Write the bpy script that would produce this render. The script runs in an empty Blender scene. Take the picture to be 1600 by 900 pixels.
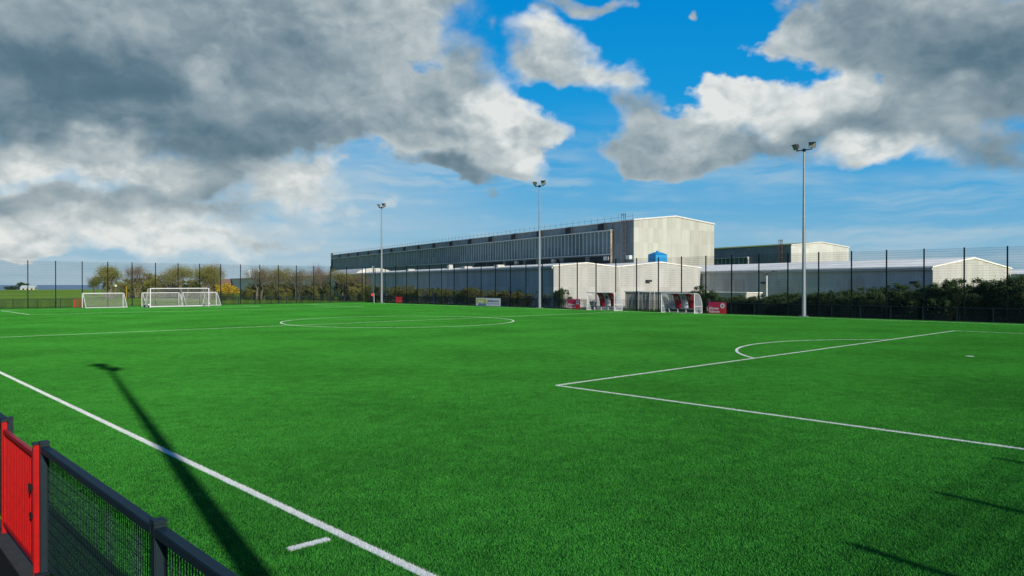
import bpy, bmesh, math, random
from mathutils import Vector, Matrix
R = math.radians
S = bpy.context.scene
COL = S.collection
random.seed(7)

# ------------------------------------------------------------------ frames
CAM_H = 2.95
AX, AY = -0.68665, 0.72697          # along the pitch (towards the far goal)
BX, BY = 0.72697, 0.68665           # across the pitch (away from the camera)
PANG = math.atan2(AY, AX)           # local x = along, local y = towards the near touchline
GX, GY = 0.8649, 0.5020             # across the factory
DX, DY = -0.5020, 0.8649            # along the factory
GANG = math.atan2(GY, GX)           # local x = across, local y = along
C0 = (5.35, 95.0)                   # near corner of the low factory block
SUN_EL = R(24.9)
SUN_AZ = math.atan2(0.531, -0.847)  # direction towards the sun, from +Y clockwise

def E(a, b, z=0.0): return Vector((AX*a + BX*b, AY*a + BY*b, z))
def F(g, d, z=0.0): return Vector((C0[0] + GX*g + DX*d, C0[1] + GY*g + DY*d, z))
def a_at(px, b):
    r = (px - 800.0)/1154.0
    return (BX*b - r*BY*b)/(r*AY - AX)
def W(px, depth, z=0.0): return Vector(((px - 800.0)/1154.0*depth, depth, z))

# ------------------------------------------------------------------ mesh builder
class MB:
    def __init__(s): s.v = []; s.f = []; s.sm = []; s.mi = []; s.cur = 0
    def add(s, vs, fs, smooth=False):
        n = len(s.v); s.v += [tuple(p) for p in vs]
        for f in fs:
            s.f.append(tuple(n + i for i in f)); s.sm.append(smooth); s.mi.append(s.cur)
        return s
    def box(s, x0, x1, y0, y1, z0, z1, M=None):
        vs = [Vector(p) for p in ((x0,y0,z0),(x1,y0,z0),(x1,y1,z0),(x0,y1,z0),(x0,y0,z1),(x1,y0,z1),(x1,y1,z1),(x0,y1,z1))]
        if M is not None: vs = [M @ p for p in vs]
        return s.add(vs, ((0,3,2,1),(4,5,6,7),(0,1,5,4),(1,2,6,5),(2,3,7,6),(3,0,4,7)))
    def tube(s, p0, p1, r0, r1=None, n=8, caps=True):
        if r1 is None: r1 = r0
        p0 = Vector(p0); p1 = Vector(p1); d = (p1 - p0)
        if d.length < 1e-6: return s
        q = d.to_track_quat('Z', 'Y')
        vs = []
        for p, r in ((p0, r0), (p1, r1)):
            for i in range(n):
                t = 2*math.pi*i/n
                vs.append(p + q @ Vector((r*math.cos(t), r*math.sin(t), 0)))
        fs = [(i, (i+1) % n, n + (i+1) % n, n + i) for i in range(n)]
        s.add(vs, fs, n > 4)
        if caps:
            s.add(vs[:n], (tuple(reversed(range(n))),)); s.add(vs[n:], (tuple(range(n)),))
        return s
    def poly(s, pts): return s.add(pts, (tuple(range(len(pts))),))
    def prism(s, pts, off):                  # closed outline swept along off
        n = len(pts); o = Vector(off); a = [Vector(p) for p in pts]
        s.add(a + [p + o for p in a], [tuple(reversed(range(n))), tuple(range(n, 2*n))] +
              [(i, (i+1) % n, n + (i+1) % n, n + i) for i in range(n)])
        return s
    def mesh(s, name, mats, bevel=0.0):
        me = bpy.data.meshes.new(name)
        me.from_pydata(s.v, [], s.f)
        me.polygons.foreach_set('use_smooth', s.sm)
        me.polygons.foreach_set('material_index', s.mi)
        for m in (mats if isinstance(mats, (list, tuple)) else [mats]): me.materials.append(m)
        bm = bmesh.new(); bm.from_mesh(me)
        bmesh.ops.recalc_face_normals(bm, faces=bm.faces[:])
        if bevel > 0:
            bmesh.ops.bevel(bm, geom=[e for e in bm.edges if len(e.link_faces) == 2 and e.calc_face_angle(0) > 0.6],
                            offset=bevel, segments=2, affect='EDGES')
        bm.to_mesh(me); bm.free()
        return me
    def build(s, name, mats, parent=None, loc=None, rz=0.0, bevel=0.0):
        return link(name, s.mesh(name, mats, bevel), parent, loc, rz)

def link(name, data, parent=None, loc=None, rz=0.0):
    o = bpy.data.objects.new(name, data); COL.objects.link(o)
    if parent is not None: o.parent = parent
    if loc is not None: o.location = loc
    if rz: o.rotation_euler = (0, 0, rz)
    return o
def tag(o, label=None, cat=None, group=None, kind=None):
    if label: o['label'] = label
    if cat: o['category'] = cat
    if group: o['group'] = group
    if kind: o['kind'] = kind
    return o
def thing(name, loc, rz, label, cat, group=None):
    o = link(name, None, None, loc, rz); o.empty_display_size = 0.3
    return tag(o, label, cat, group)
def copy_tree(o, parent=None):
    c = o.copy(); COL.objects.link(c); c.parent = parent
    for ch in list(o.children): copy_tree(ch, c)
    return c

# ------------------------------------------------------------------ node helpers
class NT:
    def __init__(s, tree): s.t = tree; s.n = tree.nodes; s.l = tree.links
    def new(s, typ, **kw):
        n = s.n.new(typ)
        for k, v in kw.items(): setattr(n, k, v)
        return n
    def put(s, sock, v):
        if isinstance(v, bpy.types.NodeSocket): s.l.new(v, sock)
        elif v is not None: sock.default_value = v
    def m(s, op, a, b=None, c=None, clamp=False):
        n = s.new('ShaderNodeMath', operation=op, use_clamp=clamp)
        for i, v in enumerate((a, b, c)): s.put(n.inputs[i], v)
        return n.outputs[0]
    def vm(s, op, a, b=None, out=0):
        n = s.new('ShaderNodeVectorMath', operation=op)
        s.put(n.inputs[0], a)
        if op == 'SCALE': s.put(n.inputs['Scale'], b)
        elif b is not None: s.put(n.inputs[1], b)
        return n.outputs[out]
    def mix(s, f, a, b, blend='MIX'):
        n = s.new('ShaderNodeMix', data_type='RGBA', blend_type=blend)
        s.put(n.inputs[0], f)
        for k, v in ((6, a), (7, b)):
            s.put(n.inputs[k], v if isinstance(v, bpy.types.NodeSocket) or len(v) == 4 else (*v, 1))
        return n.outputs[2]
    def noise(s, vec, scale, detail=4, rough=0.55, dist=0.0):
        n = s.new('ShaderNodeTexNoise'); s.put(n.inputs['Vector'], vec)
        n.inputs['Scale'].default_value = scale; n.inputs['Detail'].default_value = detail
        n.inputs['Roughness'].default_value = rough; n.inputs['Distortion'].default_value = dist
        return n.outputs[0]
    def smooth(s, x, lo, hi, a=0.0, b=1.0):
        n = s.new('ShaderNodeMapRange', interpolation_type='SMOOTHSTEP')
        s.put(n.inputs[0], x)
        for i, v in enumerate((lo, hi, a, b)): s.put(n.inputs[i+1], v)
        return n.outputs[0]

def new_mat(name):
    m = bpy.data.materials.new(name); m.use_nodes = True
    return m, NT(m.node_tree), m.node_tree.nodes['Principled BSDF']
def mat(name, col, rough=0.5, metal=0.0, var=0.12, scale=3.0, bump=0.0, bscale=40.0, stretch=(1,1,1), stain=None, spec=0.5, world=False):
    m, t, bs = new_mat(name)
    bs.inputs['Roughness'].default_value = rough; bs.inputs['Metallic'].default_value = metal
    bs.inputs['Specular IOR Level'].default_value = spec
    if world: co = t.new('ShaderNodeNewGeometry').outputs['Position']
    else: co = t.new('ShaderNodeTexCoord').outputs['Object']
    co = t.vm('MULTIPLY', co, stretch)
    n = t.noise(co, scale, 5, 0.6)
    k = t.smooth(n, 0.25, 0.75, 1 - var, 1 + var)
    c = t.vm('SCALE', (*col,), k)
    if stain:
        sc, amt, ssc, sst = stain
        co2 = t.vm('MULTIPLY', t.new('ShaderNodeTexCoord').outputs['Object'], sst)
        f = t.m('MULTIPLY', t.smooth(t.noise(co2, ssc, 6, 0.65), 0.45, 0.75), amt)
        c = t.mix(f, c, sc)
    t.put(bs.inputs['Base Color'], c)
    if bump > 0:
        b = t.new('ShaderNodeBump'); b.inputs['Strength'].default_value = bump; b.inputs['Distance'].default_value = 0.02
        t.put(b.inputs['Height'], t.noise(co, bscale, 3, 0.6)); t.put(bs.inputs['Normal'], b.outputs[0])
    return m

M = {}
M['navy'] = mat('dark coated steel', (0.005, 0.015, 0.020), 0.55, 0, 0.15, 6, 0.15, 300, spec=0.28)
M['fence'] = mat('fence green black coat', (0.004, 0.012, 0.015), 0.7, 0, 0.1, 3, spec=0.12)
M['red'] = mat('red gate paint', (0.34, 0.003, 0.003), 0.42, 0, 0.12, 9, 0.1, 250, spec=0.3, stain=((0.18, 0.008, 0.006), 0.5, 12, (1, 1, .4)))
M['redflat'] = mat('red painted metal', (0.45, 0.012, 0.018), 0.45)
M['galv'] = mat('galvanised steel', (0.21, 0.245, 0.255), 0.5, 0.35, 0.12, 4)
M['lampbody'] = mat('lamp housing dark', (0.022, 0.026, 0.026), 0.5)
M['white'] = mat('white painted steel', (0.62, 0.63, 0.60), 0.4, 0, 0.08, 5)
M['net'] = mat('goal net cord', (0.50, 0.52, 0.48), 0.8)
M['black'] = mat('black rubber', (0.008, 0.009, 0.010), 0.8, spec=0.15)
M['conc'] = mat('concrete edging', (0.022, 0.021, 0.017), 0.85, 0, 0.25, 6, 0.4, 60)  # colour darkened to carry the shadow over the near kerb
M['lens'] = mat('lamp glass', (0.30, 0.30, 0.25), 0.15)

# ------------------------------------------------------------------ pitch markings (along, across), shared by the sheet objects and the turf fibres
A0, A1, B0, B1 = -1.6, 99.3, 4.5, 64.0
AH = 49.4; BC = 34.25; LW = 0.06
LINES = {  # name: (a0, a1, b0, b1)
    'near_touchline': (A0, A1, B0-LW, B0+LW), 'far_touchline': (A0, A1, B1-LW, B1+LW),
    'halfway_line': (AH-LW, AH+LW, B0, B1),
    'near_goal_line': (A0-LW, A0+LW, B0, B1), 'far_goal_line': (A1-LW, A1+LW, B0, B1),
    'penalty_area_front': (14.75-LW, 14.75+LW, 15.7, 52.6), 'penalty_area_side': (A0, 14.75, 15.7-LW, 15.7+LW),
    'penalty_area_far_side': (A0, 14.75, 52.6-LW, 52.6+LW),
    'distant_penalty_area_front': (84.2-LW, 84.2+LW, 15.2, 52.6), 'distant_penalty_area_side': (84.2, A1, 15.2-LW, 15.2+LW),
    'distant_penalty_area_far_side': (84.2, A1, 52.6-LW, 52.6+LW),
    'goal_area_front': (94.0-LW, 94.0+LW, 25.6, 43.0), 'goal_area_side': (94.0, A1, 43.0-LW, 43.0+LW),
    'corner_distance_mark': (7.60, 7.72, 3.82, 4.32),
}
SPOT = (9.1, 34.4)

def turf_material(name, blade):
    m, t, bs = new_mat(name)
    pos = t.new('ShaderNodeNewGeometry').outputs['Position']
    a = t.vm('DOT_PRODUCT', pos, (AX, AY, 0), 1); b = t.vm('DOT_PRODUCT', pos, (BX, BY, 0), 1)
    wob = t.m('MULTIPLY', t.m('SUBTRACT', t.noise(pos, 30, 2), 0.5), 0.05)
    aw = t.m('ADD', a, wob); bw = t.m('ADD', b, wob)
    mask = None
    def join(x):
        nonlocal mask
        mask = x if mask is None else t.m('MAXIMUM', mask, x)
    for (a0, a1, b0, b1) in LINES.values():
        da = t.m('ABSOLUTE', t.m('SUBTRACT', aw, (a0+a1)/2)); db = t.m('ABSOLUTE', t.m('SUBTRACT', bw, (b0+b1)/2))
        join(t.m('MULTIPLY', t.m('LESS_THAN', da, (a1-a0)/2), t.m('LESS_THAN', db, (b1-b0)/2)))
    def ring(ca, cb, r, amin=None, fill=False):
        dx = t.m('SUBTRACT', aw, ca); dy = t.m('SUBTRACT', bw, cb)
        d = t.m('SQRT', t.m('ADD', t.m('MULTIPLY', dx, dx), t.m('MULTIPLY', dy, dy)))
        x = t.m('LESS_THAN', d, r) if fill else t.m('LESS_THAN', t.m('ABSOLUTE', t.m('SUBTRACT', d, r)), LW)
        if amin is not None: x = t.m('MULTIPLY', x, t.m('GREATER_THAN', a, amin))
        join(x)
    ring(AH, BC, 9.15); ring(SPOT[0], SPOT[1], 9.15, 14.75); ring(SPOT[0], SPOT[1], 0.16, None, True)
    big = t.noise(pos, 0.18, 3, 0.5); mid = t.noise(pos, 2.2, 4, 0.6)
    v = t.m('ADD', t.m('MULTIPLY', big, 0.5), t.m('MULTIPLY', mid, 0.5))
    k = t.smooth(v, 0.3, 0.7, 0.72, 1.25)
    if blade:
        rnd = t.new('ShaderNodeNewGeometry').outputs['Random Per Island']
        c = t.mix(rnd, TURF[0], TURF[1])
    else:
        c = t.mix(t.noise(pos, 60, 3, 0.7), TURF[2], tuple(q*0.55 for q in TURF[0]))  # backing kept dark to paint the shade between the blades
    c = t.vm('SCALE', c, k)
    wv = t.m('ADD', 0.75, t.m('MULTIPLY', mid, 0.3))
    c = t.mix(mask, c, t.vm('SCALE', (0.70, 0.71, 0.65), wv))
    t.put(bs.inputs['Base Color'], c)
    bs.inputs['Roughness'].default_value = 0.8; bs.inputs['Specular IOR Level'].default_value = 0.03
    return m
TURF = ((0.018, 0.146, 0.018), (0.068, 0.330, 0.040), (0.006, 0.044, 0.007))
M['turf'] = turf_material('turf backing', False)
M['blade'] = turf_material('turf fibres', True)
M['line'] = mat('white turf fibre', (0.55, 0.57, 0.53), 0.7, world=True)

# ------------------------------------------------------------------ setting
def sheet(name, pts, m, z):
    mb = MB(); mb.poly([(p[0], p[1], z) for p in pts])
    return tag(mb.build(name, m), kind='structure')
def rect(a0, a1, b0, b1): return [E(a0, b0), E(a1, b0), E(a1, b1), E(a0, b1)]

sheet('pitch', rect(-9.2, 107.6, 1.72, 66.4), M['turf'], 0.0)
for nm, (a0, a1, b0, b1) in LINES.items(): sheet(nm, rect(a0, a1, b0, b1), M['line'], 0.006 if 'line' in nm else 0.010)
def ring_sheet(name, ca, cb, r, t0, t1, n=96):
    mb = MB()
    for i in range(n):
        u0 = t0 + (t1-t0)*i/n; u1 = t0 + (t1-t0)*(i+1)/n
        mb.poly([E(ca+rr*math.cos(u), cb+rr*math.sin(u), 0.014) for rr, u in ((r-LW, u0), (r+LW, u0), (r+LW, u1), (r-LW, u1))])
    return tag(mb.build(name, M['line']), kind='structure')
ring_sheet('centre_circle', AH, BC, 9.15, 0, 2*math.pi)
w = math.acos((14.75-SPOT[0])/9.15); ring_sheet('penalty_arc', SPOT[0], SPOT[1], 9.15, -w, w, 40)
mb = MB(); mb.poly([E(SPOT[0]+.16*math.cos(i*.52), SPOT[1]+.16*math.sin(i*.52), 0.012) for i in range(12)])
tag(mb.build('penalty_spot', M['line']), kind='structure')

# turf fibres: one patch of blades repeated over the pitch
PS = 2.0; NA, NB = 58, 32
mb = MB(); rr = random.Random(3)
for i in range(30000):
    x = rr.uniform(-PS/2, PS/2); y = rr.uniform(-PS/2, PS/2)
    h = rr.uniform(0.014, 0.030); t_ = rr.uniform(0, 6.283); wd = rr.uniform(0.0028, 0.0052)
    lx, ly = rr.gauss(0, 0.012), rr.gauss(0, 0.012)
    cx, cy = wd*math.cos(t_)/2, wd*math.sin(t_)/2
    mb.v += [(x-cx, y-cy, 0), (x+cx, y+cy, 0), (x+lx, y+ly, h)]
    k = len(mb.v); mb.f.append((k-3, k-2, k-1)); mb.sm.append(False); mb.mi.append(0)
me = bpy.data.meshes.new('turf_fibre'); me.from_pydata(mb.v, [], mb.f); me.materials.append(M['blade'])
turf = link('turf_fibre', me, None, E(-9 + NA*PS/2, 1.8 + NB*PS/2, 0.004), PANG)
tag(turf, 'short bright green artificial turf covering the whole football pitch', 'turf', kind='stuff')
ng = bpy.data.node_groups.new('turf spread', 'GeometryNodeTree')
ng.interface.new_socket('Geometry', in_out='INPUT', socket_type='NodeSocketGeometry')
ng.interface.new_socket('Geometry', in_out='OUTPUT', socket_type='NodeSocketGeometry')
gi = ng.nodes.new('NodeGroupInput'); go = ng.nodes.new('NodeGroupOutput')
gr = ng.nodes.new('GeometryNodeMeshGrid')
gr.inputs['Size X'].default_value = (NA-1)*PS; gr.inputs['Size Y'].default_value = (NB-1)*PS
gr.inputs['Vertices X'].default_value = NA; gr.inputs['Vertices Y'].default_value = NB
ip = ng.nodes.new('GeometryNodeInstanceOnPoints')
ri = ng.nodes.new('FunctionNodeRandomValue'); ri.data_type = 'INT'; ri.inputs[4].default_value = 0; ri.inputs[5].default_value = 3
mu = ng.nodes.new('ShaderNodeMath'); mu.operation = 'MULTIPLY'; mu.inputs[1].default_value = math.pi/2
cb = ng.nodes.new('ShaderNodeCombineXYZ')
L = ng.links
L.new(ri.outputs[2], mu.inputs[0]); L.new(mu.outputs[0], cb.inputs[2]); L.new(cb.outputs[0], ip.inputs['Rotation'])
L.new(gr.outputs[0], ip.inputs['Points']); L.new(gi.outputs[0], ip.inputs['Instance']); L.new(ip.outputs[0], go.inputs[0])
md = turf.modifiers.new('spread', 'NODES'); md.node_group = ng

# natural field round the pitch, falling away beyond a low brow
fm, t, bs = new_mat('field grass')
pos = t.new('ShaderNodeNewGeometry').outputs['Position']
n1 = t.noise(t.vm('MULTIPLY', pos, (1, 1, 1)), 0.03, 4); n2 = t.noise(pos, 0.9, 5, 0.7); n3 = t.noise(pos, 9, 3, 0.7)
c = t.mix(t.smooth(n1, 0.35, 0.65), (0.125, 0.225, 0.014), (0.20, 0.32, 0.020))
c = t.vm('SCALE', c, t.m('ADD', 0.45, t.m('ADD', t.m('MULTIPLY', n2, 0.7), t.m('MULTIPLY', n3, 0.4))))
t.put(bs.inputs['Base Color'], c); bs.inputs['Roughness'].default_value = 0.9; bs.inputs['Specular IOR Level'].default_value = 0.1
M['field'] = fm
def field_z(x, y):
    r = math.hypot(x, y)
    base = -0.03
    if r > 130: base += 0.40*min(1, (r-130)/260.0)
    if r > 400: base -= 0.00004*(r-400)**2
    far = E(0, 0)
    u = (x*AX + y*AY)
    if u > 112 and r > 125: base += 0.10*math.sin(x*0.05)*min(1, (r-125)/100)
    return base
rs = [0, 4, 15, 30, 60, 90, 115, 125, 135, 150, 170, 195, 225, 260, 300, 340, 375, 400, 420, 445, 480, 540, 640, 800, 1000, 1300]
mb = MB(); nseg = 120
for i, r in enumerate(rs):
    for j in range(nseg):
        q = 2*math.pi*j/nseg; x, y = r*math.cos(q), r*math.sin(q)
        mb.v.append((x, y, field_z(x, y)))
for i in range(len(rs)-1):
    for j in range(nseg):
        k = (j+1) % nseg
        if i == 0: mb.f.append((0, nseg+j, nseg+k))
        else: mb.f.append((i*nseg+j, (i+1)*nseg+j, (i+1)*nseg+k, i*nseg+k))
        mb.sm.append(True); mb.mi.append(0)
tag(mb.build('field', M['field']), kind='structure')
M['sea'] = mat('grey blue sea', (0.16, 0.24, 0.30), 0.6, 0, 0.1, 0.002, world=True)
mb = MB(); mb.poly([(60000*math.cos(i*math.pi/24), 60000*math.sin(i*math.pi/24), -33.0) for i in range(48)])
tag(mb.build('sea', M['sea']), kind='structure')
M['asphalt'] = mat('dark asphalt', (0.006, 0.008, 0.008), 1.0, 0, 0.3, 2.5, 0.5, 120, spec=0.1, world=True)  # shadow lying over the path is put into this near-black colour
M['yard'] = mat('yard concrete', (0.24, 0.23, 0.20), 0.9, 0, 0.2, 0.7, world=True)
sheet('path', rect(-20, 112, -6, 1.50), M['asphalt'], 0.0)
sheet('yard', [F(-6, -9), F(60, -9), F(60, 60), F(-3, 60)], M['yard'], -0.012)
mb = MB(); mb.box(0, 132, -0.07, 0.11, -0.1, 0.02)
tag(mb.build('kerb_edging', M['conc'], None, E(-20, 1.61), PANG), kind='structure')
mb = MB(); mb.box(0, 117, -0.12, 0.12, -0.1, 0.05)
tag(mb.build('kerb_edging', M['conc'], None, E(-9.2, 66.52), PANG), kind='structure')
mb = MB(); mb.box(-0.12, 0.12, -64.9, 0, -0.1, 0.05)
tag(mb.build('kerb_edging', M['conc'], None, E(107.7, 1.7), PANG), kind='structure')

M['litter'] = mat('dark leaf litter', (0.020, 0.022, 0.012), 0.95, 0, 0.5, 1.2, world=True)
sheet('hedge_verge', rect(-9, 40, 67.2, 88), M['litter'], -0.006)

# ------------------------------------------------------------------ fences
def mesh_panel(w, h, dv=0.05, rv=0.003, dh=0.2, rh=0.004, z0=0.05):
    mb = MB(); n = int(w/dv)
    for i in range(n+1):
        x = i*w/n; mb.box(x-rv, x+rv, -rv, rv, z0, z0+h)
    k = int(h/dh)
    for i in range(k+1):
        z = z0 + i*h/k
        for s in (-1, 1): mb.box(0, w, s*(rv+2*rh)-rh, s*(rv+2*rh)+rh, z-rh, z+rh)
    return mb
def fence(name, loc, rz, n, sp, h, label, cat, panel_me, post_me, rail_me=None, group=None, skip=()):
    root = thing(name, loc, rz, label, cat, group)
    for i in range(n+1):
        if not (i in skip and (i-1) in skip): link('post', post_me, root, (i*sp, 0, 0))
    for i in range(n):
        if i in skip: continue
        link('mesh_panel', panel_me, root, (i*sp, 0, 0))
        if rail_me: link('top_rail', rail_me, root, (i*sp, 0, 0))
    return root

TH = 5.9
def tall_post(h, hw=0.05):
    mb = MB(); mb.box(-hw, hw, -hw*.75, hw*.75, 0, h); mb.box(-0.045, 0.045, -0.035, 0.035, h, h+0.03)
    for z in (0.4, 1.6, 2.8, 4.0, 5.2): mb.box(-0.03, 0.03, 0.031, 0.045, z, z+0.08)
    mb.box(-0.11, 0.11, -0.11, 0.11, 0, 0.015)
    return mb.mesh('post', M['fence'])
def tall_panel(w):
    mb = mesh_panel(w-0.08, TH-0.1, 0.05, 0.0028, 0.2, 0.0042)
    n = len(mb.v)
    # lower rebound section: closer wires up to 1.2 m
    k = int((w-0.08)/0.05)
    for i in range(k):
        x = (i+0.5)*(w-0.08)/k; mb.box(x-0.003, x+0.003, -0.003, 0.003, 0.05, 1.25)
    mb.v = [(x+0.04, y, z) for x, y, z in mb.v]
    return mb.mesh('mesh_panel', M['fence'])
tp = tall_post(TH); pn = tall_panel(2.95)
k0 = -8
fence('tall_mesh_fence', E(15.2+2.95*k0, 67.0), PANG, 39, 2.95, TH, 'tall dark mesh fence along the far side of the pitch, behind the dugouts', 'fence', pn, tp)
pn2 = tall_panel(2.97)
# end fence runs across: local x must point along B -> rotate by -90 degrees
EANG = PANG - math.pi/2
fence('tall_mesh_fence', E(107.0, 19.1-2.97*6), EANG, 22, 2.97, TH, 'tall dark mesh fence behind the white goals at the far left end', 'fence', pn2, tp)
pn3 = tall_panel(3.0)
fence('tall_mesh_fence', E(-9.0, 6.05-3*2), EANG, 12, 3.0, TH, 'tall mesh fence at the near end whose post shadows fall at lower right', 'fence', pn3, tall_post(TH, 0.065))

# low spectator barrier ------------------------------------------------
RH = 1.32
def low_post(h=RH):
    mb = MB(); mb.box(-0.04, 0.04, -0.04, 0.04, 0.0, h+0.02); mb.box(-0.046, 0.046, -0.046, 0.046, h+0.02, h+0.045)
    mb.box(-0.09, 0.09, -0.09, 0.09, 0.03, 0.045)
    return mb.mesh('post', M['navy'], 0.006)
def low_rail(w, h=RH):
    mb = MB(); mb.box(0.041, w-0.041, -0.041, 0.041, h-0.064, h)
    return mb.mesh('top_rail', M['navy'], 0.006)
def low_panel(w, h=RH):
    mb = MB(); n = int((w-0.1)/0.05); wl = w-0.1
    for i in range(n+1): mb.box(i*wl/n-0.0044, i*wl/n+0.0044, -0.003, 0.003, 0.08, h-0.1)
    z = 0.08
    while z < h-0.09: mb.box(0, wl, 0.003, 0.006, z-0.0009, z+0.0009); z += 0.10
    mb.v = [(x+0.05, y-0.022, z) for x, y, z in mb.v]
    return mb.mesh('mesh_panel', M['fence'])
lp = low_post()
def add_bays(root, bays, lpost, h):
    """bays: list of (x0, width, panel?)"""
    done = set()
    for x0, wv in bays:
        key = round(wv, 3)
        if key not in add_bays.cache: add_bays.cache[key] = (low_rail(wv, h), low_panel(wv, h))
        rm, pm = add_bays.cache[key]
        link('top_rail', rm, root, (x0, 0, 0)); link('mesh_panel', pm, root, (x0, 0, 0))
        for x in (x0, x0+wv):
            if round(x, 2) not in done: link('post', lpost, root, (x, 0, 0)); done.add(round(x, 2))
add_bays.cache = {}
GATE_A, GATE_B = 8.72, 1.685
near = thing('spectator_barrier', E(0, GATE_B), PANG, 'dark steel barrier with mesh panels in the foreground, right of the red gate', 'barrier')
add_bays(near, [(5.26-3.44*2, 3.44), (5.26-3.44, 3.44), (5.26, 3.42)], lp, RH)
nf = thing('spectator_barrier', E(0, GATE_B), PANG, 'dark steel barrier beyond the red gate at the left edge of the photo', 'barrier')
add_bays(nf, [(10.55, 3.44), (10.55+3.44, 3.44), (10.55+6.88, 3.44)], lp, RH)

def red_gate(loc, rz, x0, x1, h, label, group=None, mats=('red', 'navy')):
    g = thing('spectator_gate', loc, rz, label, 'gate', group)
    for x in (x0, x1):
        mb = MB(); mb.box(x-0.028, x+0.028, -0.028, 0.028, 0.0, h+0.01)
        p = mb.build('gate_post', M[mats[0]], g, bevel=0.006)
        mb = MB(); mb.box(x-0.036, x+0.036, -0.036, 0.036, h+0.012, h+0.035); mb.build('post_cap', M[mats[1]], p, bevel=0.005)
    a, b = x0+0.065, x1-0.065
    mb = MB(); fr = 0.022
    mb.box(a, b, -fr, fr, h-0.12, h-0.07); mb.box(a, b, -fr, fr, 0.12, 0.17)
    mb.box(a, a+0.05, -fr, fr, 0.17, h-0.12); mb.box(b-0.05, b, -fr, fr, 0.17, h-0.12)
    lf = mb.build('gate_frame', M[mats[0]], g, bevel=0.005)
    mb = MB(); n = int((b-a)/0.085)
    for i in range(1, n):
        x = a + 0.03 + (b-a-0.06)*i/n; mb.tube((x, 0, 0.16), (x, 0, h-0.11), 0.011, n=8)
    mb.build('gate_bars', M[mats[0]], lf)
    mb = MB()
    for z in (0.35, h-0.35): mb.tube((x1-0.055, 0.0, z-0.05), (x1-0.055, 0.0, z+0.05), 0.014, n=10)
    mb.build('hinge', M['black'], lf)
    mb = MB(); mb.box(x0+0.045, x0+0.12, 0.023, 0.04, h-0.45, h-0.40); mb.box(x0+0.065, x0+0.085, 0.04, 0.055, h-0.48, h-0.38)
    mb.build('latch', M['black'], lf, bevel=0.004)
    mb = MB(); mb.box(x0+0.045, x0+0.13, 0.023, 0.04, h-0.74, h-0.69); mb.build('lock_plate', M['black'], lf, bevel=0.004)
    return g
red_gate(E(0, 1.622), PANG, GATE_A+0.0, 10.45, RH, 'bright red barred gate with dark post caps in the near left corner')

# far side low barrier, with a gap for the dugouts; local x = along
lp2 = low_post(1.12)
add_bays.cache = {}
ff = thing('spectator_barrier', E(0, 66.3), PANG, 'low dark barrier along the far side, between the corner flag and the left dugout', 'barrier')
xa = a_at(917, 66.3); wv = 2.5; nb = int((106-xa)/wv)
ga = a_at(626, 66.3); gi_ = int(round((ga-xa)/wv))
add_bays(ff, [(xa+i*wv, wv) for i in range(nb) if i != gi_], lp2, 1.12)
red_gate(E(0, 66.3), PANG, xa+gi_*wv+0.09, xa+gi_*wv+1.9, 1.12, 'small red gate in the far barrier, right of the far floodlight mast', mats=('redflat', 'redflat'))
fr_ = thing('spectator_barrier', E(0, 66.3), PANG, 'low dark barrier along the far side, right of the dugouts, before the hedge', 'barrier')
xe = a_at(1142, 66.3); nb = 19
add_bays(fr_, [(xe-(i+1)*wv, wv) for i in range(nb)], lp2, 1.12)
# left end barrier; local x = along B
le = thing('spectator_barrier', E(106.0, 0), EANG, 'low dark barrier across the far left end, left of the small goal', 'barrier')
bl = 24.9
add_bays(le, [(bl-(i+1)*wv, wv) for i in range(9)], lp2, 1.12)
red_gate(E(106.0, 0), EANG, bl-1.05, bl-0.12, 1.10, 'small red gate leaf at the end of the far left barrier, beside the goal', mats=('redflat', 'navy'))
le2 = thing('spectator_barrier', E(106.0, 0), EANG, 'low dark barrier across the far end, right of the goals, before the trees', 'barrier')
bs_ = 42.6
add_bays(le2, [(bs_+i*wv, wv) for i in range(9)], lp2, 1.12)

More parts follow.
